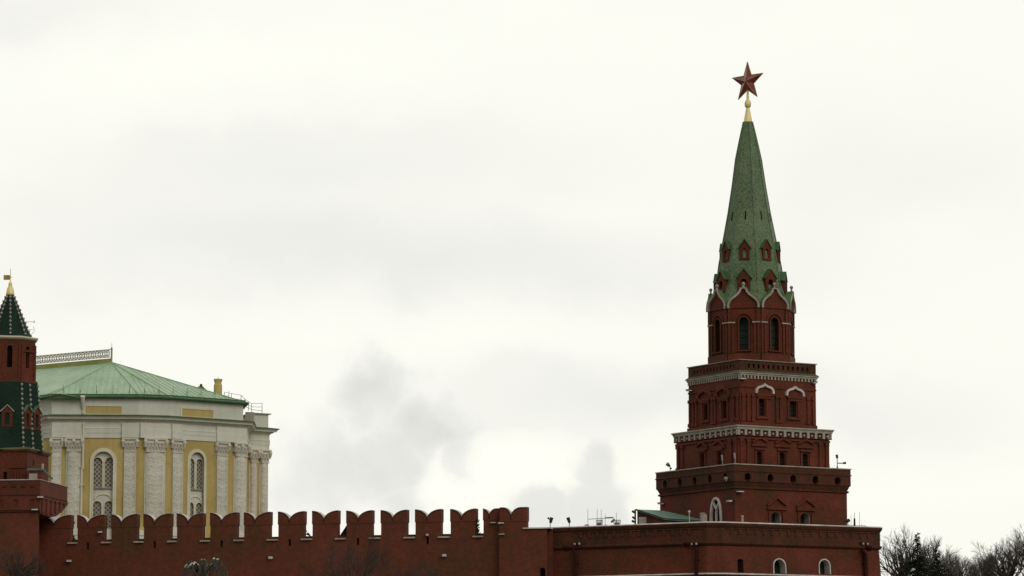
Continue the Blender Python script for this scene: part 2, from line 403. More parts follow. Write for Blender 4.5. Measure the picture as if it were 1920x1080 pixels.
# ---- tier A (lowest visible shaft) -------------------------------------------------
FA = faces(hA); FAr, FAl = FA[0], FA[3]
zA0 = 12.0; zA1 = zc(914, hA)
def holepx(F, x0, x1, y0, y1, kind='round', zb=None):
    u0 = F.q(x0, (y0+y1)/2)[0]; u1 = F.q(x1, (y0+y1)/2)[0]; um = (x0+x1)/2
    zt_ = F.q(um, y0)[1]; z0 = F.q(um, y1)[1] if zb is None else zb
    return arch(u0, u1, z0, zt_, 10, kind), (u0, u1, z0, zt_)
hA1, pA1 = holepx(FAr, 1446.5, 1465, 958.5, 983); hA2, pA2 = holepx(FAr, 1501, 1519, 960.5, 985)
hA3, pA3 = holepx(FAl, 1333, 1354, 932, 978, 'pointed', zb=zc(985, hA))
g = tier_wall('wall', hA, zA0, zA1, [hA1, hA2], [hA3], M['brick'], 1.0)
obj('lower_wall', g, M['brick'], T)
def ring(g, F, hole, t, d0, d1, grow=0.0):   # frame following an opening's outline (not the bottom)
    pts = hole[1:]+[hole[0]]
    if grow: pts = offset_line(pts, grow)
    fstrip(g, F, pts, t, d0, d1)
def make_window(F, hole, pr, par, hood=None, hoodmat='brick', jamb=None, depth=.5, bars=True, surround=True, pane='glass', label=None):
    u0, u1, z0, z1 = pr; g = G(); w_ = u1-u0
    n = len(hole)
    g.add([F.p(u, z, -depth+.03) for u, z in hole], [tuple(range(n))])
    wi = obj('window', g, M[pane], par, label)
    if bars:
        g = G(); fbox(g, F, (u0+u1)/2-.03, (u0+u1)/2+.03, z0, z1-.02, -depth+.04, -depth+.1)
        for k in (1, 2, 3): zz = z0+(z1-z0)*k/4; fbox(g, F, u0, u1, zz-.025, zz+.025, -depth+.045, -depth+.095)
        obj('window_bars', g, M['iron'], wi)
    if jamb:
        g = G(); ring(g, F, hole, .04, -depth+.05, -.06, 0.0); obj('jamb', g, M[jamb], wi)
    if surround:
        g = G()
        for a, b in ((u0-.22*w_-.12, u0-.1), (u1+.1, u1+.22*w_+.12)): fbox(g, F, a, b, z0-.05, z1-.02, -.01, .12)
        fbox(g, F, u0-.35*w_-.12, u1+.35*w_+.12, z0-.26, z0-.1, -.01, .2)
        fbox(g, F, u0-.32*w_-.12, u1+.32*w_+.12, z1+.12, z1+.3, -.01, .2)
        obj('surround', g, M['brick'], wi)
    if hood: hood(wi)
    return wi
def gable_hood(F, x0, xm, x1, ya, yb, mat='brick', t=.16, d=.22):
    def f(par):
        g = G(); a = F.q(x0, yb); m = F.q(xm, ya); b = F.q(x1, yb)
        fstrip(g, F, [a, m, b], t, -.01, d); fbox(g, F, a[0]-.06, b[0]+.06, a[1]-t*1.9, a[1]-t*.9, -.01, d*.9)
        obj('hood', g, M[mat], par)
    return f
make_window(FAr, hA1, pA1, T, gable_hood(FAr, 1438, 1456, 1473, 935, 949), jamb='stone', depth=1.0)
make_window(FAr, hA2, pA2, T, gable_hood(FAr, 1493, 1510, 1527, 938, 951), jamb='stone', depth=1.0)
def pointed_tracery(par):
    F = FAl; u0, u1, z0, z1 = pA3; uc = (u0+u1)/2
    g = G(); ring(g, F, hA3, .19, -.1, .16, 0.0); obj('frame', g, M['whitepaint'], par)
    g = G(); fbox(g, F, uc-.08, uc+.08, z0, z0+(z1-z0)*.55, -.1, .10)
    zj = z0+(z1-z0)*.55
    fstrip(g, F, [(uc, zj-.2), (uc+.10, zj+.15), (uc+(u1-uc)*.6, z1-(z1-z0)*.17)], .13, -.1, .10)
    fstrip(g, F, [(uc, zj-.2), (uc-.10, zj+.15), (uc-(u1-uc)*.6, z1-(z1-z0)*.17)][::-1], .13, -.1, .10)
    obj('tracery', g, M['whitepaint'], par)
make_window(FAl, hA3, pA3, T, pointed_tracery, depth=1.0, bars=False, surround=False, pane='dark', label='pointed window with white forked tracery')
g = G(); zz = zc(913.5, hA); sweep(g, sq(hA), [(-.01, zz-.16), (.14, zz-.08), (.14, zz+.06), (-.01, zz+.10)]); obj('string_course', g, M['brick_old'], T)
# ---- corbelled platform
zP0, zP1, zP2 = zc(911, hP), zc(903.5, hP), zc(870.5, hP)
g = G(); ov = hP-hA
sweep(g, sq(hA), [(0, zP0-.05), (ov*.55, zP0+.3), (ov*.55, zP0+.34), (ov-.002, zP1+.1)])
fsP = faces(hP)
for F in fsP:
    hs = []
    for k in range(5):
        uc = F.L*(.115+.193*k); r = .36; zc_ = zP1+.50
        hs.append([(uc+r*cos(t*pi/4+.39), zc_+r*1.15*sin(t*pi/4+.39)) for t in range(8)])
    fpanel(g, F, rect(0, F.L, zP1+.1, zP2), hs, .9)
cap(g, sq(hP-.3), zP2-.7)
obj('platform_parapet', g, M['brick_old'], T)
g = G(); sweep(g, sq(hP), [(-.4, zP2-.7), (-.4, zP2+.002), (-.03, zP2+.002), (-.03, zP2-.7)]); obj('parapet_back', g, M['brick_old'], T)
g = G(); sweep(g, sq(hP), [(-.42, zP2+.004), (.07, zP2+.004), (.07, zP2+.10), (-.42, zP2+.14), (-.42, zP2+.004)]); obj('coping', g, M['stone'], T)
g = G(); sweep(g, sq(hP), [(-.01, zP1+.98), (.07, zP1+1.02), (.07, zP1+1.1), (-.01, zP1+1.14)]); obj('platform_moulding', g, M['brick_old'], T)
# ---- tier B
FB = faces(hB); zB0 = zP2-.75; zB1 = zc(800, hB)
hb = []
for x0, x1, y0, y1 in ((1419,1428.5,846,872), (1461.5,1471.5,848,874), (1504.5,1515,850,876)): hb.append(holepx(FB[0], x0, x1, y0, y1))
hl = []
for x0, x1, y0, y1 in ((1314,1321,850,879), (1346,1353,847,874)): hl.append(holepx(FB[3], x0, x1, y0, y1))
g = tier_wall('wall', hB, zB0, zB1, [h[0] for h in hb], [h[0] for h in hl], M['brick'], .5); obj('middle_wall', g, M['brick'], T)
for (h, p), xm in zip(hb, (1423.5, 1466.5, 1509.5)):
    ym = 822+(xm-1423)*.045
    make_window(FB[0], h, p, T, gable_hood(FB[0], xm-14, xm, xm+14, ym, ym+8), depth=.5)
for (h, p), xm in zip(hl, (1317.5, 1349.5)):
    ym = 831-(xm-1317)*.1
    make_window(FB[3], h, p, T, gable_hood(FB[3], xm-10, xm, xm+10, ym, ym+8), depth=.5)
def pilasters(F, us, z0, z1, wd, par, d=.14, mat='brick'):
    for u in us:
        g = G(); fbox(g, F, u-wd/2, u+wd/2, z0, z1, -.01, d); fbox(g, F, u-wd*.75, u+wd*.75, z0, z0+.35, -.01, d+.07)
        fbox(g, F, u-wd*.75, u+wd*.75, z1-.3, z1, -.01, d+.07); obj('pilaster', g, M[mat], par)
for F in (FB[0], FB[3]):
    pilasters(F, (.35, 1.1, F.L-1.1, F.L-.35), zP2+.1, zB1-1.1, .3, T)
    g = G()
    fbox(g, F, .0, F.L, zB1-1.08, zB1-.9, -.01, .16); obj('moulding', g, M['brick'], T)
# cornice of squares
hq = hBc; FQ = faces(hBc-.05); zq1 = zc(796.5, hq); zq0 = zc(815, hq)
g = G(); sweep(g, sq(hB), [(-.01, zq0-.12), (hBc-hB-.36, zq0), (hBc-hB-.36, zq1-.4), (-.01, zq1-.35)]); obj('cornice_band', g, M['brick_old'], T)
for F in FQ:
    st = G(); nq = 12; cw = F.L/nq
    for k in range(nq+1):
        u = cw*k; fbox(st, F, max(0, u-.13), min(F.L, u+.13), zq0+.02, zq1-.38, -.32, .10)
    for k in range(nq):
        u = cw*(k+.5); fbox(st, F, u-.085, u+.085, zq0+.18, zq0+.36, -.32, .06)
    obj('cornice_blocks', st, M['stone'], T)
g = G(); sweep(g, sq(hB), [(-.01, zq0-.02), (hBc-hB+.03, zq0-.02), (hBc-hB+.03, zq0+.03), (-.01, zq0+.03)]); obj('cornice_fillet', g, M['brick'], T)
g = G(); sweep(g, sq(hBc-.05), [(-.9, zq1-.38), (.10, zq1-.38), (.14, zq1-.2), (.24, zq1-.1), (.24, zq1), (-.9, zq1+.05)]); cap(g, sq(hB-.6), zq1+.04); obj('cornice_ledge', g, M['stone'], T)
# ---- tier C
FC = faces(hC); zC0 = zq1; zC1 = zc(706, hC)
wR = [holepx(FC[0], 1422.5, 1434, 747, 780), holepx(FC[0], 1480.5, 1493.5, 750, 782)]
wL = [holepx(FC[3], 1319.5, 1327.5, 757, 787), holepx(FC[3], 1355, 1363, 752, 784)]
g = tier_wall('wall', hC, zC0, zC1, [h[0] for h in wR], [h[0] for h in wL], M['brick'], .5); obj('upper_wall', g, M['brick'], T)
def ogee_hood(F, x0, x1, yt, yb, mat, t=.2):
    def f(par):
        a = F.q(x0, yb); b = F.q(x1, yb); c = F.q((x0+x1)/2, yt); um = (a[0]+b[0])/2; wd = (b[0]-a[0])/2; H = c[1]-a[1]
        h = [(-1,0), (-1,.2), (-.93,.45), (-.75,.62), (-.4,.72), (-.15,.82), (0,1.0)]
        pts = [(um+x*wd, a[1]+z*H) for x, z in h]+[(um-x*wd, a[1]+z*H) for x, z in reversed(h[:-1])]
        g = G(); fstrip(g, F, pts, -t if False else t, -.01, .26); obj('hood', g, M['whitepaint' if mat == 'snow' else mat], par)
        g = G(); fbox(g, F, a[0]-.05, b[0]+.05, a[1]-.24, a[1]-.08, -.01, .24); fbox(g, F, a[0]+.1, b[0]-.1, a[1]-.5, a[1]-.24, -.01, .15); obj('hood_ledge', g, M['brick'], par)
    return f
make_window(FC[0], *wR[0], T, ogee_hood(FC[0], 1418, 1446.5, 723, 737, 'snow'), depth=.5, label='window under a white ogee hood')
make_window(FC[0], *wR[1], T, ogee_hood(FC[0], 1475, 1503, 728, 742, 'snow'), depth=.5, label='window under a white ogee hood')
make_window(FC[3], *wL[0], T, ogee_hood(FC[3], 1312, 1333, 733, 748, 'brick'), depth=.5)
make_window(FC[3], *wL[1], T, ogee_hood(FC[3], 1347, 1368, 728, 744, 'brick'), depth=.5)
for F in (FC[0], FC[3]):
    pilasters(F, (.3, .85, 1.4, F.L*.5-.2, F.L*.5+.25, F.L-.95, F.L-.35), zC0+.5, zC1-1.55, .26, T)
    g = G(); fbox(g, F, 0, F.L, zC0+.06, zC0+.42, -.01, .2); fbox(g, F, 0, F.L, zC1-.95, zC1-.8, -.01, .1); obj('moulding', g, M['brick'], T)
# dentilled cornice, green skirt, slotted parapet
z1_ = zc(692.5, hCp); z0_ = zc(708, hCc); FQ = faces(hCc-.12)
for F in FQ:
    st = G(); nd = 23; cw = F.L/nd
    for k in range(nd):
        u = cw*(k+.5); fbox(st, F, u-.085, u+.085, z0_, z0_+.32, -.14, .02)
    obj('dentils', st, M['stone'], T)
g = G(); sweep(g, sq(hC), [(-.01, z0_-.06), (hCc-hC-.26, z0_-.01), (hCc-hC-.26, z0_+.3), (-.01, z0_+.3)]); obj('cornice_band', g, M['brick_old'], T)
g = G(); sweep(g, sq(hC), [(-.01, z0_+.31), (hCc-hC-.08, z0_+.31), (hCc-hC-.08, z0_+.44), (hCc-hC+.02, z0_+.48), (hCc-hC+.02, z0_+.56), (-.01, z0_+.56)]); obj('cornice_ledge', g, M['stone'], T)
hK = hCp-.08
g = G(); sweep(g, sq(hK-.02), [(-.1, z0_+.57), (hCc-hK+.03, z0_+.565), (hCc-hK+.03, z0_+.6), (.0, z1_), (-.1, z1_)]); obj('green_skirt', g, M['moss'], T)
FK = faces(hK); zk1 = zc(674.5, hK); g = G()
for F in FK:
    hs = []
    for k in range(13):
        u = F.L*(.12+.064*k); hs.append(rect(u-.11, u+.11, z1_+.22, z1_+.6))
    fpanel(g, F, rect(0, F.L, z0_+.5, zk1), hs, .3)
cap(g, sq(hK), zk1-.02)
obj('slotted_parapet', g, M['brick_old'], T)
g = G(); sweep(g, sq(hK), [(-.6, zk1), (.09, zk1), (.12, zk1+.08), (-.6, zk1+.13)]); obj('coping', g, M['stone'], T)
# ---- octagonal belfry
sO = FPX/(D0*cs+(zat(630, D0)-CZ)*sn)
RO = 158/sO/2/.985; AX = -.06
def octp(r, dx=0.0, n=8):                    # corners, first edge = right hand face of the square (normal -y)
    return [tw(dx*.86+r*cos(-pi/2-pi/8+k*pi/4), -dx*.5+r*sin(-pi/2-pi/8+k*pi/4)) for k in range(8)]
po = octp(RO); zo0 = zk1-.02; zo_belt = zat(604, D0-RO*.9); zo1 = zat(577, D0-RO*.9)
g = G(); OF = [Fr(po[k], po[(k+1) % 8]) for k in range(8)]
wz0 = zat(656, D0-RO*.9); wz1 = zat(591, D0-RO*.9); oh = []
for F in OF:
    L = F.L; hw = L*.20
    oh.append((arch(L/2-hw, L/2+hw, wz0, wz1, 12), (L/2-hw, L/2+hw, wz0, wz1)))
    fpanel(g, F, rect(0, L, zo0, zo1), [oh[-1][0]], .75)
obj('belfry_wall', g, M['brick'], T)
for F, (h, p) in zip(OF, oh):
    u0, u1, a, b = p
    g = G(); g.add([F.p(u, z, -.7) for u, z in h], [tuple(range(len(h)))]); wi = obj('belfry_window', g, M['bell'], T)
    g = G(); ring(g, F, h, .13, -.02, .16, .05); fbox(g, F, u0-.12, u1+.12, a-.14, a-.03, -.02, .22); obj('surround', g, M['brick'], wi)
    g = G()
    for k in range(1, 5): zz = a+(b-a)*k/5.; fbox(g, F, u0, u1, zz-.04, zz+.04, -.68, -.6)
    obj('window_bars', g, M['iron'], wi)
    g = G(); fbox(g, F, 0.02, u0-.2, zo_belt-.08, zo_belt+.04, -.01, .2); fbox(g, F, u1+.2, F.L-.02, zo_belt-.08, zo_belt+.04, -.01, .2); obj('white_belt', g, M['stone'], T)
    g = G()
    for u in (.16, .5, F.L-.5, F.L-.16): fbox(g, F, u-.11, u+.11, zo0+.9, zo_belt-.1, -.01, .13)
    for u in (.18, F.L-.18): fbox(g, F, u-.14, u+.14, zo_belt+.06, zo1+.02, -.01, .16)
    fbox(g, F, .02, F.L-.02, zo0+.02, zo0+.85, -.01, .18)
    fstrip(g, F, [(F.L/2+F.L*.32*cos(t*pi/8), wz1-.85+F.L*.36*sin(t*pi/8)) for t in range(9)], .14, -.01, .15)
    obj('corner_shafts', g, M['brick'], T)
# ---- ogee gables with a ball on each
OG = [(-1,0), (-1.02,.14), (-.96,.28), (-.82,.42), (-.58,.55), (-.38,.66), (-.22,.80), (-.13,.93), (-.12,1.0)]
zg0 = zo1-.02; zg1 = zat(541, D0-RO*.9)
for F in OF:
    wd = F.L*.43; um = F.L/2; H = zg1-zg0
    left = [(um+x*wd, zg0+z*H) for x, z in OG]; right = [(um-x*wd, zg0+z*H) for x, z in OG][::-1]
    g = G(); fprism(g, F, [(p[0], p[1]) for p in left]+right, -.5, .1); ga = obj('ogee_gable', g, M['brick'], T)
    g = G(); fstrip(g, F, left, .19, .05, .32); fstrip(g, F, right, .19, .05, .32); fbox(g, F, um-wd*.13-.15, um+wd*.13+.15, zg1-.03, zg1+.06, .04, .33); obj('gable_trim', g, M['stone'], ga)
    g = G(); fstrip(g, F, offset_line(left, .16), .08, -1.9, .26); fstrip(g, F, offset_line(right, .16), .08, -1.9, .26); obj('gable_roof', g, M['tile_light'], ga)
    c = F.p(um, zg1, .14)
    g = G(); g.lathe((c.x, c.y), [(.10, c.z), (.10, c.z+.2), (.06, c.z+.26), (.15, c.z+.36), (.17, c.z+.47), (.1, c.z+.58), (.02, c.z+.62)], 10); obj('ball_finial', g, M['stone'], ga)
    g = G()
# ---- the tent spire
prof = [(577,158),(560,146),(535,127),(500,118),(450,99),(400,79.5),(350,63),(300,49),(265,34),(229,17.5)]
rr = []
for py, wpx in prof:
    z = zat(py, D0); s = FPX/(D0*cs+(z-CZ)*sn); rr.append((z, wpx/s/2/.985))
def spx(z):                                   # slight offset of the spire axis
    return -.05-.10*(z-rr[0][0])/(rr[-1][0]-rr[0][0])
g = G(); vs = []; fs_ = []
for z, r in rr: vs += [(*p, z) for p in octp(r, spx(z))]
for i in range(len(rr)-1):
    for k in range(8): fs_.append((i*8+k, i*8+(k+1) % 8, (i+1)*8+(k+1) % 8, (i+1)*8+k))
g.add(vs, fs_+[tuple((len(rr)-1)*8+k for k in range(8))]); sp_o = obj('spire', g, M['tile'], T)
for k in range(8):
    g = G()
    for i in range(1, len(rr)-1):
        g.tube(vs[i*8+k], vs[(i+1)*8+k], .07, .07, 6, False)
    obj('ridge_roll', g, M['tile'], sp_o)
def sr(z):
    for (za, ra), (zb, rb) in zip(rr, rr[1:]):
        if za <= z <= zb: return ra+(rb-ra)*(z-za)/(zb-za)
    return rr[-1][1]
def dormers(yb, yt, hw, wh, eave):
    zb, zt_ = zat(yb, D0-2.5), zat(yt, D0-2.5)
    r0 = sr(zb)+.04; pp = octp(r0, spx(zb))
    for k in range(8):
        F = Fr(pp[k], pp[(k+1) % 8]); L = F.L; um = L/2; ze = zb+(zt_-zb)*.58
        h = arch(um-wh, um+wh, zb+.18, zb+(zt_-zb)*.52, 8)
        g = G(); fpanel(g, F, [(um-hw, zb), (um+hw, zb), (um+hw, ze), (um, zt_-.12), (um-hw, ze)], [h], .28)
        for u in (um-hw, um+hw): g.add([F.p(u, zb, 0), F.p(u, ze, 0), F.p(u, ze, -1.6), F.p(u, zb, -1.2)], [(0,1,2,3)])
        fbox(g, F, um-hw-.05, um+hw+.05, zb-.02, zb+.12, -.2, .1)
        for u in (um-hw+.07, um+hw-.07): fbox(g, F, u-.08, u+.08, zb+.1, ze-.1, -.1, .07)
        d = obj('dormer', g, M['brick'], T)
        g = G(); fstrip(g, F, [(um+hw+eave*.75, ze-.10), (um, zt_-.1), (um-hw-eave*.75, ze-.10)][::-1], .06, -1.5, .09); obj('dormer_roof', g, M['roofdark'], d)
        g = G(); g.add([F.p(u, z, -.26) for u, z in h], [tuple(range(len(h)))]); obj('pane', g, M['dark'], d)
dormers(487, 447, .46, .19, .17)
dormers(547, 504, .58, .25, .19)
zs = zat(411, D0-2); zs1 = zat(395, D0-2); pp = octp(sr(zs)+.015, spx(zs)); pq = octp(sr(zs1)+.015, spx(zs1))
for k in range(8):
    a = (Vector((*pp[k], zs))+Vector((*pp[(k+1) % 8], zs)))/2; b = (Vector((*pq[k], zs1))+Vector((*pq[(k+1) % 8], zs1)))/2
    t_ = (Vector((*pp[(k+1) % 8], zs))-Vector((*pp[k], zs))).normalized()*.05; nn = Vector((t_.y, -t_.x, 0)).normalized()*.03
    g = G(); g.hexa([a-t_+nn, a+t_+nn, a+t_-nn, a-t_-nn, b-t_+nn, b+t_+nn, b+t_-nn, b-t_-nn]); obj('slit', g, M['dark'], sp_o)
# ---- gilded finial and star
zt0 = rr[-1][0]; ax = tw(spx(zt0)*.86, -spx(zt0)*.5); 
def zz_(py): return zat(py, D0)
s_ = FPX/(D0*cs+(zt0-CZ)*sn)
g = G(); g.lathe(ax, [(9/s_, zz_(229.5)), (8.6/s_, zz_(228)), (8/s_, zz_(227)), (4/s_, zz_(206)), (3.4/s_, zz_(203)), (2.6/s_, zz_(202))], 12); obj('gilded_cone', g, M['gold'], T, smooth=True)
g = G(); g.lathe(ax, [(2.6/s_, zz_(202.5)), (5/s_, zz_(201)), (6.2/s_, zz_(197)), (6.2/s_, zz_(193)), (4.6/s_, zz_(188.5)), (2.6/s_, zz_(187)), (2.6/s_, zz_(183)), (2.0/s_, zz_(170))], 14); obj('gilded_ball', g, M['gold'], T, smooth=True)
ca = Vector((*ax, zz_(153.5))); RS = 38.5/s_; AST = R(-42)
ex = Vector((cos(AST), sin(AST), 0)); ey = Vector((-sin(AST), cos(AST), 0))
def stp(r, t, d): return ca+ex*(r*sin(t))+Vector((0,0,1))*(r*cos(t))+ey*d
ol = [stp(RS if k % 2 == 0 else RS*.40, k*pi/5, 0) for k in range(10)]
g = G(); vs = ol+[ca+ey*.36, ca-ey*.36]
g.add(vs, [(k, (k+1) % 10, 10) for k in range(10)]+[((k+1) % 10, k, 11) for k in range(10)]); star = obj('red_star', g, M['ruby'], T, 'faceted dark red star with gilt edges')
g = G()
for k in range(10): g.tube(ol[k], ol[(k+1) % 10], .035, .035, 5)
for k in range(0, 10, 2):
    g.tube(ol[k], ca-ey*.37, .025, .025, 4); g.tube(ol[k], ca+ey*.37, .025, .025, 4)
obj('gilded_edges', g, M['goldworn'], star)
# ================================================================= bastion in front of the tower
zb_ = zat(979.5, 312)
b0 = (xat(1341, 312, zb_), 312.0)
bL = march((b0[0]-.75, 312.05), -59, 1078, zb_); bLL = march(bL, -59, 1025, zb_)
bR = march((b0[0]+.75, 312.05), 62.0, 1647, zb_); 
path_b = [bLL, bL, (b0[0]-.75, 312.05), (b0[0]+.75, 312.05), bR]
bRb = march(bR, -12, 1640, zb_); bRb = (bR[0]-3, bR[1]+14); bLb = (bLL[0]+2, bLL[1]+16)
closed_b = path_b+[bRb, bLb]
BA = root('gate_bastion', 'wide low red brick bastion with battered walls below the spired tower', 'bastion', (b0[0], 320, 3.0))
BK = .062
def bwall():
    g = G(); n = len(closed_b)
    hs = {}
    zt_ = zbt
    for i in range(n):
        F = Fr(closed_b[i], closed_b[(i+1) % n], BK, zt_)
        d0 = F.U; pv = Fr(closed_b[i-1], closed_b[i]).U; nx = Fr(closed_b[(i+1) % n], closed_b[(i+2) % n]).U
        m0 = (pv.angle_signed(d0)); m1 = (d0.angle_signed(nx)); off = BK*(zt_-1.0)
        e0 = off*tan(abs(m0)/2)*(1 if m0 < 0 else -1); e1 = off*tan(abs(m1)/2)*(1 if m1 < 0 else -1)
        hl = HB.get(i, [])
        fpanel(g, F, [(-e0, 1.0), (F.L+e1, 1.0), (F.L, zt_), (0, zt_)], hl, 1.0)
    return g
zbt = zat(1019, 312); HB = {}
Fb = {i: Fr(closed_b[i], closed_b[i+1], BK, zbt) for i in range(4)}
n1h, n1p = holepx(Fb[3], 1449, 1473.5, 1046.5, 1075.5); n2h, n2p = holepx(Fb[3], 1534.5, 1557, 1047.5, 1076.5); n3h, n3p = holepx(Fb[3], 1383, 1394, 1048, 1073.5, 'low')
HB[3] = [n1h, n2h, n3h]
obj('battered_wall', bwall(), M['brick'], BA)
for h, p in ((n1h, n1p), (n2h, n2p)):
    F = Fb[3]; g = G(); g.add([F.p(u, z, -.97) for u, z in h], [tuple(range(len(h)))]); ni = obj('niche_window', g, M['glass'], BA)
    g = G(); ring(g, F, h, .05, -.95, .03); obj('jamb', g, M['plaster'], ni)
    g = G(); ring(g, F, h, .11, -.02, .06, .0); obj('frame', g, M['snow'], ni)
F = Fb[3]; g = G(); g.add([F.p(u, z, -.35) for u, z in n3h], [tuple(range(len(n3h)))]); obj('blind_slit', g, M['dark'], BA)
zbc = zat(980.5, 312)
g = G(); sweep(g, closed_b, [(-.01, zbt-.22), (.16, zbt-.10), (.26, zbt+.02), (.26, zbt+.14), (.12, zbt+.2), (.12, zbc-.42), (.22, zbc-.3), (.30, zbc-.12), (.30, zbc), (-.7, zbc), (-.7, zbc-1.5)]); cap(g, closed_b, zbc-1.4); obj('parapet', g, M['brick_old'], BA)
for i in (1, 3):
    F = Fr(closed_b[i], closed_b[i+1]); u = .6
    g = G()
    while u < F.L-1.2:
        fbox(g, F, u, u+.26, zbc-.98, zbc-.5, .10, .2); u += .86
    fbox(g, F, .1, F.L-.1, zbc-.5, zbc-.42, .10, .21)
    obj('parapet_blocks', g, M['brick_old'], BA)
g = G(); sweep(g, closed_b, [(-.72, zbc+.005), (.34, zbc+.005), (.34, zbc+.06), (.2, zbc+.12), (-.5, zbc+.14), (-.72, zbc+.005)]); obj('coping', g, M['snow'], BA)
zs2 = zat(1076.5, 312); ob = BK*(zbt-zs2)
g = G(); sweep(g, path_b, [(ob-.1, zs2-.2), (ob+.16, zs2-.12), (ob+.18, zs2-.02), (ob-.1, zs2+.02)], False); obj('string_course', g, M['brick_old'], BA)
g = G(); sweep(g, path_b[1:], [(ob-.05, zs2+.02), (ob+.17, zs2-.015), (ob+.17, zs2+.035), (ob+.02, zs2+.12), (ob-.05, zs2+.12)], False); obj('ledge_snow', g, M['snow'], BA)
def drainpipe(F, px, r, par=BA):
    u, z = F.q(px, 1040); g = G()
    g.tube(F.p(u, 3, .32), F.p(u, zbt-.55, .32), r*1.35, r*1.35, 10)
    g.tube(F.p(u, zbt-.6, .32), F.p(u-.35, zbt-.15, .3), r*1.0, r, 10)
    for z in (zbt-1.5, zbt-3.3): fbox(g, F, u-r-.05, u+r+.05, z, z+.08, .0, .34+r)
    d = obj('drainpipe', g, M['pipe'], par)
    g = G(); a = F.p(u-.35, 0, .34); zb2 = zbt-.2
    g.lathe((a.x, a.y), [(r, zb2-.2), (.34, zb2+.1), (.34, zb2+.28), (.3, zb2+.28), (.12, zb2+.1)], 12); obj('hopper', g, M['pipe'], d)
drainpipe(Fb[1], 1083.5, .14); drainpipe(Fb[1], 1309.5, .13); drainpipe(Fb[3], 1618.5, .15)
# ================================================================= crenellated wall
wr = march((xat(988, 319.6, zb_), 319.6), 0, 988, zb_)
wA = (xat(1026, 319.0, zb_), 319.0)                       # joins the bastion
turn = march(wA, -76, 936, zb_)                            # front pier
turn2 = (turn[0]+.05, turn[1]+.75)
wEnd = march(turn2, -74.4, 62, zb_)
W = root('fortress_wall', 'long red brick fortress wall topped with swallow-tailed battlements', 'wall', ((wA[0]+wEnd[0])/2, (wA[1]+wEnd[1])/2, 3))
F0 = Fr(wEnd, turn2, .0, 0); F1 = Fr(turn, wA, .0, 0)
zw = F0.q(500, 1010.5)[1]
zwl = zw
g = G(); hs = []
loops = [(164.5,1018),(289.8,1017),(415.5,1014.5),(543,1013.5),(671,1012),(801.5,1011)]
for px, py in loops:
    u, z = F0.q(px, py); hs.append(arch(u-.12, u+.12, zw-.72, zw-.04, 6))
# body with loopholes cut (front sheet) + solid behind
ztop = zw
hs_low = [h for h in hs]
fpanel(g, F0, rect(0, F0.L+.02, 1.5, ztop), [[(u, min(z, ztop-.02)) for u, z in h] for h in hs], .5)
TH_W = 3.5
g.add([F0.p(0, ztop), F0.p(F0.L, ztop), F0.p(F0.L, ztop, -TH_W), F0.p(0, ztop, -TH_W), F0.p(0, 1.5, -TH_W), F0.p(F0.L, 1.5, -TH_W)], [(0,1,2,3), (3,2,5,4)])
dh, dp_ = holepx(F1, 1011.5, 1022.5, 1064, 1100)
u988 = F1.q(988, 1000)[0]; zlow = F1.q(1000, 991.5)[1]
fpanel(g, F1, [(0, 1.5), (F1.L, 1.5), (F1.L, zlow), (u988, zlow), (u988, ztop), (0, ztop)], [dh], .8)
g.add([F1.p(0, 1.5, 0), F1.p(0, ztop, 0), F1.p(0, ztop, -1.2), F1.p(0, 1.5, -1.2)], [(0,1,2,3)])
fbox(g, F1, u988-.3, F1.L+.3, 8, zlow-.02, -1.9, -.85); fbox(g, F1, 0, u988, 8, ztop-.01, -1.9, -.85)
g.add([F1.p(u988-.3, zlow-.015, 0), F1.p(F1.L+.3, zlow-.015, 0), F1.p(F1.L+.3, zlow-.015, -.9), F1.p(u988-.3, zlow-.015, -.9)], [(0,1,2,3)]); g.add([F1.p(0, ztop-.005, 0), F1.p(u988, ztop-.005, 0), F1.p(u988, ztop-.005, -.9), F1.p(0, ztop-.005, -.9)], [(0,1,2,3)]); g.add([F1.p(u988, zlow-.1, 0), F1.p(u988, ztop, 0), F1.p(u988, ztop, -.9), F1.p(u988, zlow-.1, -.9)], [(0,1,2,3)])
obj('wall_face', g, M['brick_wall'], W)
g = G(); fbox(g, F1, u988-.35, F1.L+.3, zlow+.003, zlow+.12, -1.5, .16); obj('coping', g, M['snow'], W)
u, z = dp_[0], dp_[3]; g = G(); g.add([F1.p(u, z, -.77) for u, z in dh], [tuple(range(len(dh)))]); obj('doorway', g, M['dark'], W)
for h in hs:
    g = G(); g.add([F0.p(u, min(z, ztop-.02), -.47) for u, z in h], [tuple(range(len(h)))]); obj('loophole', g, M['dark'], W)
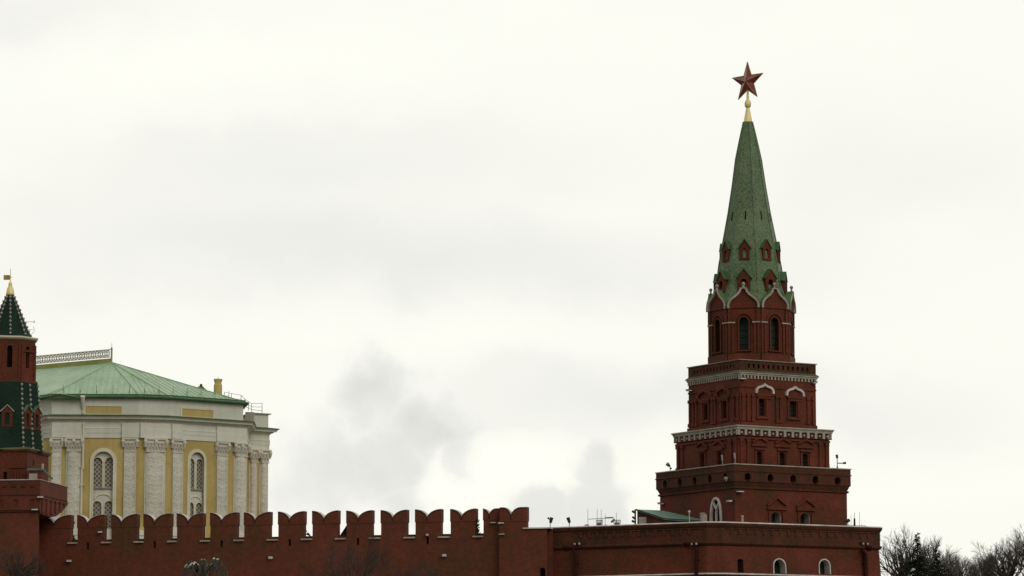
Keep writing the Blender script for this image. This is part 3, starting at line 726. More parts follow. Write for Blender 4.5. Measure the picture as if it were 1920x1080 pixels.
def merlon(F, x0, xv, x1, yt, yv, lab=None, flatl=False, flatr=False, zt_o=None):
    u0, u1, uv = F.q(x0, 990)[0], F.q(x1, 990)[0], F.q(xv, 990)[0]
    zt_ = F.q((x0+x1)/2, yt)[1]; zv = F.q(xv, yv)[1]; zb = zw-.01
    rl = random.uniform(-.04, .04); zt_ += rl*.5
    nseg = 8; L_ = []
    for i in range(nseg+1):
        t = i/nseg*pi/2; L_.append((u0+(uv-.03-u0)*sin(t), zv+(zt_-zv)*cos(t)))
    R_ = [(uv+.03+(u1-uv-.03)*(1-cos(i/nseg*pi/2)), zv+(zt_-zv)*sin(i/nseg*pi/2)) for i in range(nseg+1)]
    if flatl: L_ = [(u0, zt_)]+[(u0+(uv-.03-u0)*.35+(uv-.03-u0)*.65*sin(i/nseg*pi/2), zv+(zt_-zv)*cos(i/nseg*pi/2)) for i in range(nseg+1)]
    if flatr: R_ = [(uv+.03+(u1-uv-.03)*.62*(1-cos(i/nseg*pi/2)), zv+(zt_-zv)*sin(i/nseg*pi/2)) for i in range(nseg+1)]+[(u1, zt_)]
    zmid = zv-.22; ins = .05
    g = G()
    fprism(g, F, [(u0+ins, zb), (u1-ins, zb), (u1-ins, zmid), (u0+ins, zmid)], -.72, .0)
    fprism(g, F, [(u0, zmid), (u1, zmid)]+R_[::-1]+L_[::-1], -.75, .035)
    m = obj('merlon', g, M['brick_wall'], W, lab)
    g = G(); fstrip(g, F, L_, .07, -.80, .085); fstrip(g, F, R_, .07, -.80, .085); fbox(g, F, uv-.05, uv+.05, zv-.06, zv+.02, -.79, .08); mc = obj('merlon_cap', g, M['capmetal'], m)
    g = G(); fstrip(g, F, offset_line(L_, .068), .04, -.78, .03); fstrip(g, F, offset_line(R_, .068), .04, -.78, .03); fbox(g, F, uv-.06, uv+.06, zv, zv+.14, -.77, .025); obj('cap_snow', g, M['snow'], mc)
VX = [(69,101,133),(144.5,164,196),(208.5,227.5,257),(269,289.7,320),(331,352.8,381),(393.5,415.5,444.5),(457,478,506.5),(521,542.8,570.5),(585,607,634),(649,671.5,698),(713.5,736.4,763),(778,801,827.5),(844,865.5,892.5)]
for x0, xv, x1 in VX:
    t = (xv-100)/(866-100); yt = 967.5-12.0*t; yv = 986.5-13*t
    merlon(F0, x0, xv, x1, yt, yv)
merlon(F0, 905.5, 917.5, 937, 955.5, 971, 'narrow merlon beside the pier', flatr=True)
merlon(F1, 937, 957.7, 988.5, 952.5, 973, 'wide flat-topped merlon on the pier', flatl=True, flatr=True)
for (a, _, b), (c, _, d) in zip(VX+[(905.5,0,937)], (VX+[(905.5,0,937)])[1:]):
    u0 = F0.q(b, 1018)[0]-.28; u1 = F0.q(c, 1018)[0]+.02
    g = G(); fbox(g, F0, u0, u1, zw-.17, zw-.03, -.02, .22); s1 = obj('sill', g, M['stone'], W)
    g = G(); fbox(g, F0, F0.q(b, 1018)[0], F0.q(c, 1018)[0], zw, zw+.22, -.72, -.35); obj('gap_curb', g, M['brick_old'], W)
g = G(); a = F0.L; fbox(g, F1, -.05, .45, zw+1.0, zw+1.12, -.0, .22); obj('ledge', g, M['snow'], W)
def small_box(F, px, py, w_, h_, d_, mat, name, label, cat, group=None, arm=None):
    u, z = F.q(px, py); g = G(); fbox(g, F, u-w_/2, u+w_/2, z-h_/2, z+h_/2, .12, .12+d_)
    fbox(g, F, u-w_*.25, u+w_*.25, z-h_*.25, z+h_*.25, -.05, .12)
    c = F.p(u, z-h_/2, .12); t = root(name, label, cat, (c.x, c.y, c.z), 0, group)
    obj('housing', g, M[mat], t)
    g = G(); fbox(g, F, u-w_/2-.03, u+w_/2+.03, z+h_/2, z+h_/2+.05, .1, .17+d_); obj('hood', g, M['iron'], t)
    return t
LG = 'small lamps fixed to the brick wall face'
small_box(F0, 131, 1051.5, .42, .22, .25, 'snow', 'wall_lamp_or_ledge', 'small white lamp low on the wall beneath the leftmost battlement gap', 'lamp', LG)
small_box(F0, 509, 1045.5, .36, .26, .25, 'snow', 'wall_lamp_or_ledge', 'small white lamp on the wall below the gap right of the palace edge', 'lamp', LG)
small_box(F0, 834.5, 1041, .36, .26, .25, 'snow', 'wall_lamp_or_ledge', 'small white lamp on the wall below the second gap left of the pier', 'lamp', LG)
small_box(F0, 189.5, 997.5, .34, .18, .3, 'snow', 'wall_lamp_or_ledge', 'white lamp on the edge of the second battlement from the round-shouldered tower', 'lamp', LG)
small_box(F0, 802.5, 1002.5, .2, .2, .2, 'snow', 'wall_camera', 'tiny white camera above a loophole near the right end of the wall', 'camera')
small_box(F0, 926, 980, .5, .1, .25, 'snow', 'wall_lamp_or_ledge', 'thin white ledge on the narrow battlement beside the pier', 'lamp', LG)  # a pale ledge made with the lamp box shape; no lamp here
small_box(F1, 942, 1001.5, .5, .1, .25, 'snow', 'wall_lamp_or_ledge', 'thin white ledge on the corner of the wall pier', 'lamp', LG)  # another pale ledge using the lamp box shape, not a lamp
# ================================================================= round-shouldered corner tower at the left
DL = 331.0; zL = zat(900, DL); XL = xat(12.6, DL, zL); AL = R(-8.6)
def lw(x, y, a=AL): return (XL+x*cos(a)-y*sin(a), DL+x*sin(a)+y*cos(a))
def lsq(h, a=AL): return [lw(-h,-h,a), lw(h,-h,a), lw(h,h,a), lw(-h,h,a)]
LT = root('corner_tower', 'smaller brick tower with dark green tent roofs edged by white dots at the left edge', 'tower', (XL, DL, 4), AL)
sL = FPX/(DL*cs+(zL-CZ)*sn)
h1 = 114/1.245/sL
def lz(py, h=h1): return zat(py, lw(h,-h)[1])
zt1 = lz(900); zt2 = lz(952)
hb_ = h1-.12; cut = .62
body = [lw(-hb_,-hb_), lw(hb_-cut,-hb_), lw(hb_-cut,hb_), lw(-hb_,hb_)]
body2 = [lw(-hb_,-hb_), lw(hb_-.02,-hb_), lw(hb_-.15-hb_*.52,hb_), lw(-hb_,hb_)]
g = G(); sweep(g, body2, [(.25, 2), (.0, lz(975)), (0, zt1-.5)]); obj('battered_wall', g, M['brick_wall'], LT)
g = G(); FL = [Fr(lsq(h1)[i], lsq(h1)[(i+1) % 4]) for i in range(4)]
zq = lz(936)
for i, F in enumerate(FL):
    hs = []
    for k in range(6):
        u = F.L*(.08+k*.168); hs.append(arch(u-.2, u+.2, lz(950), lz(936), 8))
    if i == 1: hs = []
    zb_i = lz(956) if i in (0, 3) else lz(932)
    fpanel(g, F, rect(0, F.L, zb_i, zt1) if i != 1 else [(0, lz(962)), (F.L*.3, lz(965)), (F.L*.6, lz(961)), (F.L*.82, lz(950)), (F.L, lz(935)), (F.L, zt1), (0, zt1)], hs, 1.1)
pa, pb, pc_, pd_ = lw(h1, -h1), lw(h1, h1), body2[2], body2[1]
F = FL[1]; lowp = [(0, 962), (.3, 965), (.6, 961), (.82, 950), (1, 935)]
vs = [F.p(F.L*t, lz(q)) for t, q in lowp]+[Vector((pd_[0]+(pc_[0]-pd_[0])*t, pd_[1]+(pc_[1]-pd_[1])*t, lz(q+6))) for t, q in lowp]
g.add(vs, [(k, k+1, k+6, k+5) for k in range(4)])
cap(g, lsq(h1-.1), zt1-.9)
obj('platform_parapet', g, M['brick'], LT)
g = G(); sweep(g, lsq(h1), [(-.01, lz(928)), (.06, lz(928.5)), (.06, lz(927)), (-.01, lz(926.5))]); fbox(g, FL[0], 0, FL[0].L, lz(959), lz(957), -.3, .04)
F = FL[0]
for k in range(7): fbox(g, F, F.L-.5-k*.9-.45, F.L-.5-k*.9, lz(913), lz(909), -.01, .07)
obj('moulding', g, M['brick_old'], LT)
F = FL[1]; g = G()
for k in range(6):
    u0 = F.L*(.06+k*.16)
    q_ = (960, 962, 959, 955, 948, 939)[k]
    fprism(g, F, [(u0, lz(q_)), (u0+.62, lz(q_)), (u0+.85, lz(933)), (u0+.1, lz(933))], -.1, .12)
fbox(g, F, .1, F.L-.1, lz(934), lz(930.5), -.1, .14)
obj('corbels', g, M['brick'], LT)
g = G(); sweep(g, lsq(h1), [(-.5, zt1+.003), (.05, zt1+.003), (.07, zt1+.07), (-.5, zt1+.13)]); obj('coping', g, M['snow'], LT)
# brick storey under the lower tent
AB = R(-11); h2 = 83/1.28/sL
def lz2(py): return zat(py, lw(h2,-h2,AB)[1])
g = G(); hsq = lsq(h2-.2, AB); FS = [Fr(hsq[i], hsq[(i+1) % 4]) for i in range(4)]
hh = []
F = FS[0]; q0 = F.q(6, 884); q1 = F.q(13, 884); hh.append(rect(q0[0], q1[0], lz2(902), lz2(884)))
F1b = FS[0]
q = F1b.q(60, 865)
for i, F in enumerate(FS):
    fpanel(g, F, rect(0, F.L, zt1-1, lz2(842)), hh if i == 0 else ([rect(F.L*.25, F.L*.25+.5, lz2(870), lz2(860))] if i == 1 else []), .4)
obj('middle_wall', g, M['brick'], LT)
g = G(); g.add([FS[0].p(u, z, -.37) for u, z in hh[0]], [(0,1,2,3)]); obj('doorway', g, M['dark'], LT)
g = G(); F = FS[0]
for k in range(4):
    u = F.q(24+k*5.5, 880)[0]; fbox(g, F, u-.09, u+.09, lz2(900), lz2(882), -.01, .1)
fbox(g, F, F.q(18, 880)[0], F.q(48, 880)[0], lz2(877), lz2(872), -.01, .12)
sweep(g, hsq, [(-.01, lz2(846)), (.12, lz2(845.5)), (.12, lz2(843)), (-.01, lz2(842.5))])
obj('moulding', g, M['brick'], LT)
g = G(); sweep(g, hsq, [(-.01, lz2(843)), (.16, lz2(842.5)), (.3, lz2(840.5)), (.3, lz2(839.4)), (-.01, lz2(839.2))]); obj('cornice', g, M['cornice_green'], LT)
g = G(); sweep(g, hsq, [(.32, lz2(839.6)), (.32, lz2(839.1)), (-1.0, lz2(835.5)), (-1.3, lz2(835.6)), (-1.0, lz2(839.6))]); obj('eave_roof', g, M['tile_light'], LT)
# little stone porch on the platform
g = G(); F = FL[0]
p0 = F.q(50, 895); p1 = F.q(74, 895)
fbox(g, F, p0[0], p1[0], zt1-.9, lz(881), -1.3, -.55); pr = obj('porch', g, M['brick'], LT)
g = G(); fbox(g, F, p0[0]-.12, p1[0]+.06, lz(881), lz(877.5), -1.4, -.45)
a = F.p(p1[0], lz(878), -.9); b = F.p(p1[0]+.95, lz(897), -1.2); g.tube(a, b, .1, .1, 6); obj('porch_coping', g, M['copper'], pr)
g = G(); fbox(g, F, F.q(51.5, 895)[0], F.q(67, 895)[0], zt1-.5, lz(887), -.54, -.5); obj('porch_panel', g, M['stone'], pr)
g = G(); c = F.p(F.q(75, 870)[0], lz(878), -.9); g.lathe((c.x, c.y), [(.1, c.z), (.13, c.z+.35), (.16, c.z+.4), (.04, c.z+.5)], 8); obj('finial', g, M['stone'], pr)
# lower tent (octagonal, dark tiles)
sight = atan2(XL, DL)                       # negative x -> angle from +Y
def loct(r, off=0): # face normals 2.5 deg right of the line of sight
    a0 = -pi/2-sight+R(2.5)-pi/8+off
    return [(XL+r*cos(a0+k*pi/4), DL+r*sin(a0+k*pi/4)) for k in range(8)]
def lzc(py): return zat(py, DL-3)
r_a, r_b = 70.5/sL, 57.5/sL
zt_a, zt_b = lzc(838.5), lzc(714)
def frus(g, ra, za, rb, zb, cap_=True, off=0):
    A = [(*p, za) for p in loct(ra, off)]; B = [(*p, zb) for p in loct(rb, off)]
    g.add(A+B, [(k, (k+1) % 8, 8+(k+1) % 8, 8+k) for k in range(8)]+([tuple(8+k for k in range(8))] if cap_ else []))
g = G(); frus(g, r_a, zt_a-.3, r_b, zt_b); tent = obj('lower_tent_roof', g, M['tile_dark'], LT)
def dots(ra, za, rb, zb, n, par, r=.1, off=0, mids=(1,)):
    A = loct(ra, off); B = loct(rb, off)
    for k in range(8):
        g = G()
        for i in range(n):
            t = (i+.4)/n
            x = A[k][0]*(1-t)+B[k][0]*t; y = A[k][1]*(1-t)+B[k][1]*t; g.sphere((x, y, za+(zb-za)*t), r, 6, 4)
        g.tube((*A[k], za), (*B[k], zb), .012, .012, 4)
        obj('white_dot_row', g, M['stone'], par)
    for m in mids:
        g = G(); k2 = (m+1) % 8
        for i in range(n):
            t = (i+.4)/n
            ax_ = (A[m][0]+A[k2][0])/2; ay = (A[m][1]+A[k2][1])/2; bx = (B[m][0]+B[k2][0])/2; by = (B[m][1]+B[k2][1])/2
            g.sphere((ax_*(1-t)+bx*t, ay*(1-t)+by*t, za+(zb-za)*t), r, 6, 4)
        g.tube((ax_, ay, za), (bx, by, zb), .012, .012, 4)
        obj('white_dot_row', g, M['stone'], par)
dots(r_a, zt_a-.2, r_b, zt_b, 14, tent, .13, 0, (1, 3))
def tdormer(k, fr, yb, yt, hw, nm='dormer'):
    zb, zt_ = lzc(yb), lzc(yt); t = (zb-zt_a)/(zt_b-zt_a); r = r_a+(r_b-r_a)*t; pp = loct(r); F = Fr(pp[k], pp[(k+1) % 8]); um = F.L*fr
    ze = zb+(zt_-zb)*.7; h = arch(um-hw*.4, um+hw*.4, zb+.2, ze-.1, 6)
    g = G(); fpanel(g, F, [(um-hw, zb), (um+hw, zb), (um+hw, ze), (um, zt_-.08), (um-hw, ze)], [h], .25)
    for u in (um-hw, um+hw): g.add([F.p(u, zb), F.p(u, ze), F.p(u, ze, -.8), F.p(u, zb, -.6)], [(0,1,2,3)])
    d = obj(nm, g, M['brick'], tent)
    return F, um, ze, zt_, d, h
for k in (0, 2, 4, 6):
    F, um, ze, zt_, d, h = tdormer(k, .42, 800, 759, .52)
    g = G(); fstrip(g, F, [(um-.62, ze-.05), (um, zt_-.05), (um+.62, ze-.05)], .09, -.8, .12); obj('dormer_trim', g, M['stone'], d)
for fr in (.25, .75):
    F, um, ze, zt_, d, h = tdormer(1, fr, 803, 758, .48)
    g = G(); fstrip(g, F, [(um-.56, ze-.05), (um, zt_-.05), (um+.56, ze-.05)], .1, -.8, .12); obj('dormer_roof', g, M['copper'], d)
# drum and upper tent
r_c = 52/sL
g = G(); zd0, zd1 = lzc(714), lzc(634); pp = loct(r_c)
for k in range(8):
    F = Fr(pp[k], pp[(k+1) % 8]); h = arch(F.L*.36, F.L*.60, lzc(687), lzc(646), 8)
    fpanel(g, F, rect(0, F.L, zd0, zd1), [h], .35)
dr = obj('drum_wall', g, M['brick'], LT)
for k in range(8):
    F = Fr(pp[k], pp[(k+1) % 8]); h = arch(F.L*.36, F.L*.60, lzc(687), lzc(646), 8)
    g = G(); g.add([F.p(u, z, -.33) for u, z in h], [tuple(range(len(h)))]); obj('drum_window', g, M['dark'], dr)
    g = G(); fbox(g, F, .0, .22, zd0, zd1-.45, -.01, .1); fbox(g, F, F.L-.22, F.L, zd0, zd1-.45, -.01, .1); fbox(g, F, 0.01, F.L-.01, lzc(657), lzc(653.5), -.01, .12) if k != 0 else None
    obj('corner_shafts', g, M['brick'], dr)
g = G(); sweep(g, pp, [(-.01, zd0-.1), (.3, zd0-.06), (.22, zd0+.15), (-.01, zd0+.2)]); obj('base_ledge', g, M['brick_old'], LT)
g = G(); sweep(g, pp, [(-.01, zd1-.02), (.14, zd1+.05), (.25, zd1+.16), (.25, zd1+.28), (-.01, zd1+.32)]); obj('cornice', g, M['cream'], LT)
r_d, r_e = 45/sL, 7/sL; zu0, zu1 = zd1+.3, lzc(545)
g = G(); frus(g, r_d, zu0, r_d*.80, zu0+(zu1-zu0)*.16, False, pi/8); frus(g, r_d*.80, zu0+(zu1-zu0)*.16, r_e, zu1, True, pi/8); t2 = obj('upper_tent_roof', g, M['tile_dark'], LT)
dots(r_d*.92, zu0+.15, r_e, zu1, 10, t2, .12, pi/8, ())
g = G(); g.lathe((XL, DL), [(8/sL, lzc(546)), (8/sL, lzc(543)), (6/sL, lzc(533)), (3.4/sL, lzc(529)), (3.8/sL, lzc(527)), (3.4/sL, lzc(523)), (1.5/sL, lzc(521)), (.8/sL, lzc(518)), (.6/sL, lzc(496))], 12); obj('gilded_finial', g, M['gold'], LT, smooth=True)
g = G(); c = Vector((XL, DL, 0)); g.box(XL-13/sL, XL-1/sL, DL-.03, DL+.03, lzc(517), lzc(508)); g.box(XL-1/sL, XL+2/sL, DL-.03, DL+.03, lzc(513), lzc(511)); obj('weather_vane', g, M['goldworn'], LT)
g = G()
zz = lzc(603.5); zz2 = lzc(619); Y0_ = DL+.4
a = P(42, 603.5, Y0_); b = P(66, 603.5, Y0_); c = P(46, 618, Y0_); d = P(62, 618, Y0_)
g.path([a, b], .025, 5); g.path([P(46,603.5,Y0_), P(46,622,Y0_)], .02, 5); g.path([c, d], .02, 5); g.path([P(62,612,Y0_), P(64,616,Y0_), P(64,622,Y0_), P(60,626,Y0_), P(40,628,Y0_), P(38,625,Y0_)], .02, 5); g.path([P(64,601,Y0_), P(64,606,Y0_)], .03, 5); g.tube(P(44,603.5,Y0_), P(33,605,Y0_-.3), .02, .02, 5)
single('roof_aerial', g, M['grey'], 'thin grey aerial sticking out beside the dark green tent roof at the left', 'aerial')
# ================================================================= the palace behind the wall
DPAL = 400.0; zP = zat(780, DPAL)
v0 = (xat(97, DPAL, zP), DPAL)
vm = march(v0, -40, 75, zP)
v1 = march(v0, 87.5, 262, zP); v2 = march(v1, 71, 318, zP); v3 = march(v2, 52, 461, zP)
v4 = march(v3, -20, 467, zP); v4 = (v3[0]+.25+1.2, v3[1]+4.2); 
v4 = march(v3, -2.2, 465.5, zP); v5 = march(v4, 56, 503, zP)
vback = (v5[0]-22, v5[1]+38); vL = (vm[0]-29.5, vm[1]+20.5); vbl = (vL[0]+14, vL[1]+24); vml = march(vm, -42, 20, zP)
PL = root('palace', 'yellow and white palace with carved pilasters, tall arched windows and a pale green hipped roof', 'palace', (v1[0], 410, 10))
front_ = [vml, vm, v0, v1, v2, v3, v4, v5]
closed_p = [vm, v0, v1, v2, v3, v4, v5, vback, vbl, vL]
FP = {'a': Fr(vm, v0), 'm': Fr(v0, v1), 'c': Fr(v1, v2), 'r': Fr(v2, v3), 's': Fr(v3, v4), 'e': Fr(v4, v5)}
zfr0 = zat(820.8, DPAL); zfr1 = zat(788.5, DPAL); zco = zat(780.5, DPAL); zat0 = zat(745, DPAL); zbase = 9.0
def pwin_holes(F, xs, top1):
    out = []
    return out
def pal_window(F, xo0, xo1, xi0, xi1, yo, yi, par):
    uo0, uo1, ui0, ui1 = [F.q(x, 900)[0] for x in (xo0, xo1, xi0, xi1)]
    zo, zi = F.q((xo0+xo1)/2, yo)[1], F.q((xi0+xi1)/2, yi)[1]
    zb = zbase+1
    hole = arch(ui0, ui1, zb, zi, 16)
    return hole, (uo0, uo1, ui0, ui1, zo, zi, zb)
w1h, w1 = pal_window(FP['m'], 160, 227, 168.5, 218.5, 833.5, 840, PL)
w2h, w2 = pal_window(FP['r'], 344, 394.5, 350.5, 386, 835.5, 842, PL)
g = G()
for k, F in FP.items():
    hs = {'m': [w1h], 'r': [w2h]}.get(k, [])
    fpanel(g, F, rect(0, F.L, zbase, zfr0+.1), hs, 1.0)
for i in range(6, 10): F = Fr(closed_p[i], closed_p[(i+1) % 10]); fpanel(g, F, rect(0, F.L, zbase, zfr0+.1), [], .7)
obj('wall', g, M['ochre'], PL)
def pal_win_parts(F, hole, W_, lights):
    uo0, uo1, ui0, ui1, zo, zi, zb = W_
    # inner panel at the back of the recess with twin arched lights
    um = (ui0+ui1)/2; wd = ui1-ui0; lo, hi = um-wd*.36, um+wd*.36
    def z(py): return F.q(um*0+((W_px[0]+W_px[1])/2), py)[1]
    return um, wd, lo, hi
def build_palwin(F, hole, W_, pxm, y_top, y_sill, y_top2):
    uo0, uo1, ui0, ui1, zo, zi, zb = W_
    um = (ui0+ui1)/2; wd = ui1-ui0; z = lambda py: F.q(pxm, py)[1]
    D = -.62
    Fi = Fr(F.a-F.n*.30+F.U*0, F.b-F.n*.30)
    lw_ = wd*.37; gp = wd*.035
    h_ = []
    for (zb_, zt_) in ((z(y_sill)+.12, z(y_top)), (z(y_sill)-4.6, z(y_top2))):
        h_.append(arch(um-gp-lw_+.0, um-gp, zb_, zt_, 10)); h_.append(arch(um+gp, um+gp+lw_, zb_, zt_, 10))
    g = G(); outer = hole
    fpanel(g, Fi, [(u, zz) for u, zz in arch(ui0-.0, ui1+.0, zb, zi, 16)], [[(u, zz) for u, zz in h] for h in h_], .25)
    wi = obj('window', g, M['relief'], PL)
    for h in h_:
        g = G(); g.add([Fi.p(u, zz, -.22) for u, zz in h], [tuple(range(len(h)))]); obj('lattice_light', g, M['lattice'], wi)
        g = G(); ring(g, Fi, h, .0 or .07, -.02, .06); obj('light_frame', g, M['cream'], wi)
    g = G(); fbox(g, Fi, um-wd*.44, um-wd*.40+.02, z(y_sill), z(y_top)+.1, -.01, .12); fbox(g, Fi, um+wd*.40-.02, um+wd*.44, z(y_sill), z(y_top)+.1, -.01, .12); obj('inner_pilaster', g, M['cream'], wi)
    g = G(); fbox(g, Fi, um-gp*.7, um+gp*.7, z(y_sill), z(y_top)-.5, -.15, .1); fbox(g, Fi, um-gp*1.4, um+gp*1.4, z(y_top)-.6, z(y_top)-.35, -.1, .14); obj('mullion', g, M['relief'], wi)
    g = G(); fbox(g, Fi, ui0+.02, ui1-.02, z(y_sill)-.05, z(y_sill)+.09, -.1, .2); obj('sill', g, M['grey'], wi)
    g = G(); fstrip(g, Fi, [(um+wd*.33*cos(t*pi/8), z(y_sill)-1.25+wd*.22*sin(t*pi/8)) for t in range(9)], .12, -.01, .12); obj('tympanum_arch', g, M['cream'], wi)
    ol = arch(ui0, ui1, zb, zi, 16); t = (ui0-uo0)
    g = G(); ring(g, F, ol, t*.8, -.05, .13, .0); ring(g, F, ol, t*.25, -.04, .2, t*.55); obj('arch_surround', g, M['cream'], wi)
build_palwin(FP['m'], w1h, w1, 193.5, 856.5, 915.5, 938)
build_palwin(FP['r'], w2h, w2, 368, 859, 918.5, 941)
# pilasters
zcap0, zcap1 = zat(847, DPAL), zat(821.2, DPAL)
PILS = [('m',96.8,115),('m',125,152),('m',232.5,255),('c',272,308),('r',322,341),('r',405,425),('r',438.5,460),('e',467.5,479.5),('e',487,500.5)]
for k, x0, x1 in PILS:
    F = FP[k]; u0, u1 = F.q(x0, 880)[0], F.q(x1, 880)[0]; um = (u0+u1)/2; wd = (u1-u0)
    big = (x1-x0 > 24) or k == 'e' or x0 > 430
    g = G()
    if big:                                     # engaged column
        n = 10; prof = [(um+wd/2*cos(pi-i*pi/n), .12+.42*sin(i*pi/n)) for i in range(n+1)]
        vs = []
        for zz in (zbase, zcap0): vs += [F.p(u, zz, d) for u, d in prof]
        g.add(vs, [(i, i+1, n+2+i, n+1+i) for i in range(n)]); fbox(g, F, u0-.1, u1+.1, zbase, zcap0, -.01, .13)
    else: fbox(g, F, u0, u1, zbase, zcap0, -.01, .22); fbox(g, F, u0+.0, u0+.1, zbase, zcap0-.1, .2, .27); fbox(g, F, u1-.1, u1, zbase, zcap0-.1, .2, .27)
    zz = zcap0-.55; kk = 0; do = .51 if big else .21
    while zz > 19.0:                            # carved chain of lozenges and discs up the shaft
        ww = wd*(.16 if kk % 2 else .27); hh_ = .17 if kk % 2 else .3
        fprism(g, F, [(um-ww, zz), (um, zz-hh_), (um+ww, zz), (um, zz+hh_)], do, do+.045)
        for sg in (-1, 1): fbox(g, F, um+sg*wd*.34-.05, um+sg*wd*.34+.05, zz-.12+(kk % 2)*.2, zz+.1+(kk % 2)*.2, -.01, do-.02+(0 if big else .1))
        zz -= .52; kk += 1
    pi_ = obj('pilaster', g, M['relief'], PL)
    dd = .5 if big else .22
    g = G(); H = zcap1-zcap0
    fbox(g, F, u0-.03, u1+.03, zcap0, zcap0+.1, -.01, dd+.08)
    n = max(3, int(round(wd/.36)))
    for row, (a, b, ex, sh) in enumerate(((.09, .40, .02, 0), (.34, .66, .10, .5))):
        for i in range(n+(1 if sh else 0)):
            uc = u0-ex+(wd+2*ex)*(i+.5-sh)/n; w_ = (wd+2*ex)/n*.38
            za, zb2 = zcap0+H*a, zcap0+H*b; o = dd+ex
            g.hexa([F.p(uc-w_*.7,za,o-.04), F.p(uc+w_*.7,za,o-.04), F.p(uc+w_,za,-.01), F.p(uc-w_,za,-.01), F.p(uc-w_,zb2,o+.2), F.p(uc+w_,zb2,o+.2), F.p(uc+w_,zb2,-.01), F.p(uc-w_,zb2,-.01)])
    for uu in (u0-.12, u1+.12)+((um,) if wd > 1.5 else ()):
        pv = F.p(uu, zcap0+H*.77, dd+.1); g.sphere(pv, .24, 8, 6)
    fbox(g, F, u0, u1, zcap0+H*.08, zcap0+H*.9, -.01, dd-.02)
    fbox(g, F, u0-.24, u1+.24, zcap0+H*.9, zcap0+H, -.01, dd+.22)
    obj('capital', g, M['relief'], pi_)
zpl = zat(996, DPAL)
for k, segs_ in (('m', ((0, w1[0]-.1), (w1[1]+.1, FP['m'].L))), ('c', ((0, FP['c'].L),)), ('r', ((0, w2[0]-.1), (w2[1]+.1, FP['r'].L))), ('e', ((0, FP['e'].L),)), ('s', ((0, FP['s'].L),))):
    for ua, ub in segs_:
        g = G(); F = FP[k]; fbox(g, F, ua, ub, zbase, zpl, .0, .72); fbox(g, F, ua, ub, zpl-.5, zpl-.35, .0, .8); fbox(g, F, ua, ub, zpl-.0, zpl+.12, .0, .66); obj('plinth', g, M['plaster'], PL)
# entablature and attic: swept right round
H1 = zfr1-zfr0
g = G(); sweep(g, closed_p, [(.0, zfr0+.1), (.0, zfr0), (.12, zfr0), (.12, zfr0+H1*.28), (.16, zfr0+H1*.28), (.16, zfr0+H1*.52), (.2, zfr0+H1*.55), (.12, zfr0+H1*.60), (.12, zfr1-.2), (.22, zfr1-.1), (.3, zfr1)]); obj('frieze', g, M['plaster'], PL)
# breaks of the entablature above the pairs of pilasters
for k, x0, x1 in (('m',97.5,158),('c',262,317),('r',320,340),('r',404,460.5),('m',229,261)):
    F = FP[k]; u0, u1 = F.q(x0, 805)[0], F.q(x1, 805)[0]
    g = G(); fbox(g, F, max(.02, u0), min(F.L-.02, u1), zfr0+.015, zfr0+H1*.5, .0, .42); fbox(g, F, max(.02, u0), min(F.L-.02, u1), zfr0+H1*.5, zfr1-.25, .0, .36); obj('frieze_break', g, M['plaster'], PL)
g = G(); sweep(g, closed_p, [(.0, zfr1+.003), (.42, zfr1+.003), (.50, zfr1+.10), (.42, zfr1+.12), (.78, zfr1+.16), (.84, zfr1+.3), (.80, zfr1+.31), (.98, zco-.06), (1.0, zco+.04)]); obj('cornice', g, M['plaster'], PL)
g = G(); sweep(g, closed_p, [(1.04, zco-.03), (1.05, zco+.06), (.0, zco+.24)]); obj('cornice_flashing', g, M['roofdark'], PL)
att = [vm, v0, v1, v2, v3]; 
va = (vback[0], vback[1]); v3a = march(v2, 52, 455.5, zP)
attc = [vm, v0, v1, v2, v3a, (v3[0]-1.8, v3[1]+8), (vbl[0]+2, vbl[1]-5), vL]
g = G(); sweep(g, attc, [(.02, zco+.1), (.02, zat0)]); cap(g, attc, zat0-.01); obj('attic_wall', g, M['plaster'], PL)
v4b = march(v4, 56, 474, zP)
att2 = [v4b, v5, (v5[0]-5, v5[1]+9), (v4b[0]-4, v4b[1]+10)]
g = G(); zt5 = zat(776.5, v5[1]); sweep(g, att2, [(.0, zco+.1), (.0, zt5)]); cap(g, att2, zt5-.01); sweep(g, att2, [(0, zt5-.12), (.22, zt5-.08), (.3, zt5), (.3, zt5+.05), (0, zt5+.1)]); obj('attic_wall', g, M['plaster'], PL, 'lower set-back block of the attic at its right end')
for k, x0, x1, y0, y1 in (('m',161,228,762,776),('r',341,399,766,780)):
    F = FP[k]; u0, z1_a = F.q(x0, y0); u1 = F.q(x1, y0)[0]; z0_a = F.q(x0, y1)[1]
    g = G(); fbox(g, F, u0, u1, z0_a, z1_a, .0, .03); yp = obj('yellow_panel', g, M['ochre'], PL)
    g = G(); t = .24
    fbox(g, F, u0-t, u0, z0_a-t, z1_a+t, .0, .1); fbox(g, F, u1, u1+t, z0_a-t, z1_a+t, .0, .1); fbox(g, F, u0, u1, z1_a, z1_a+t, .0, .1); fbox(g, F, u0, u1, z0_a-t, z0_a, .0, .1); obj('panel_frame', g, M['cream'], yp)
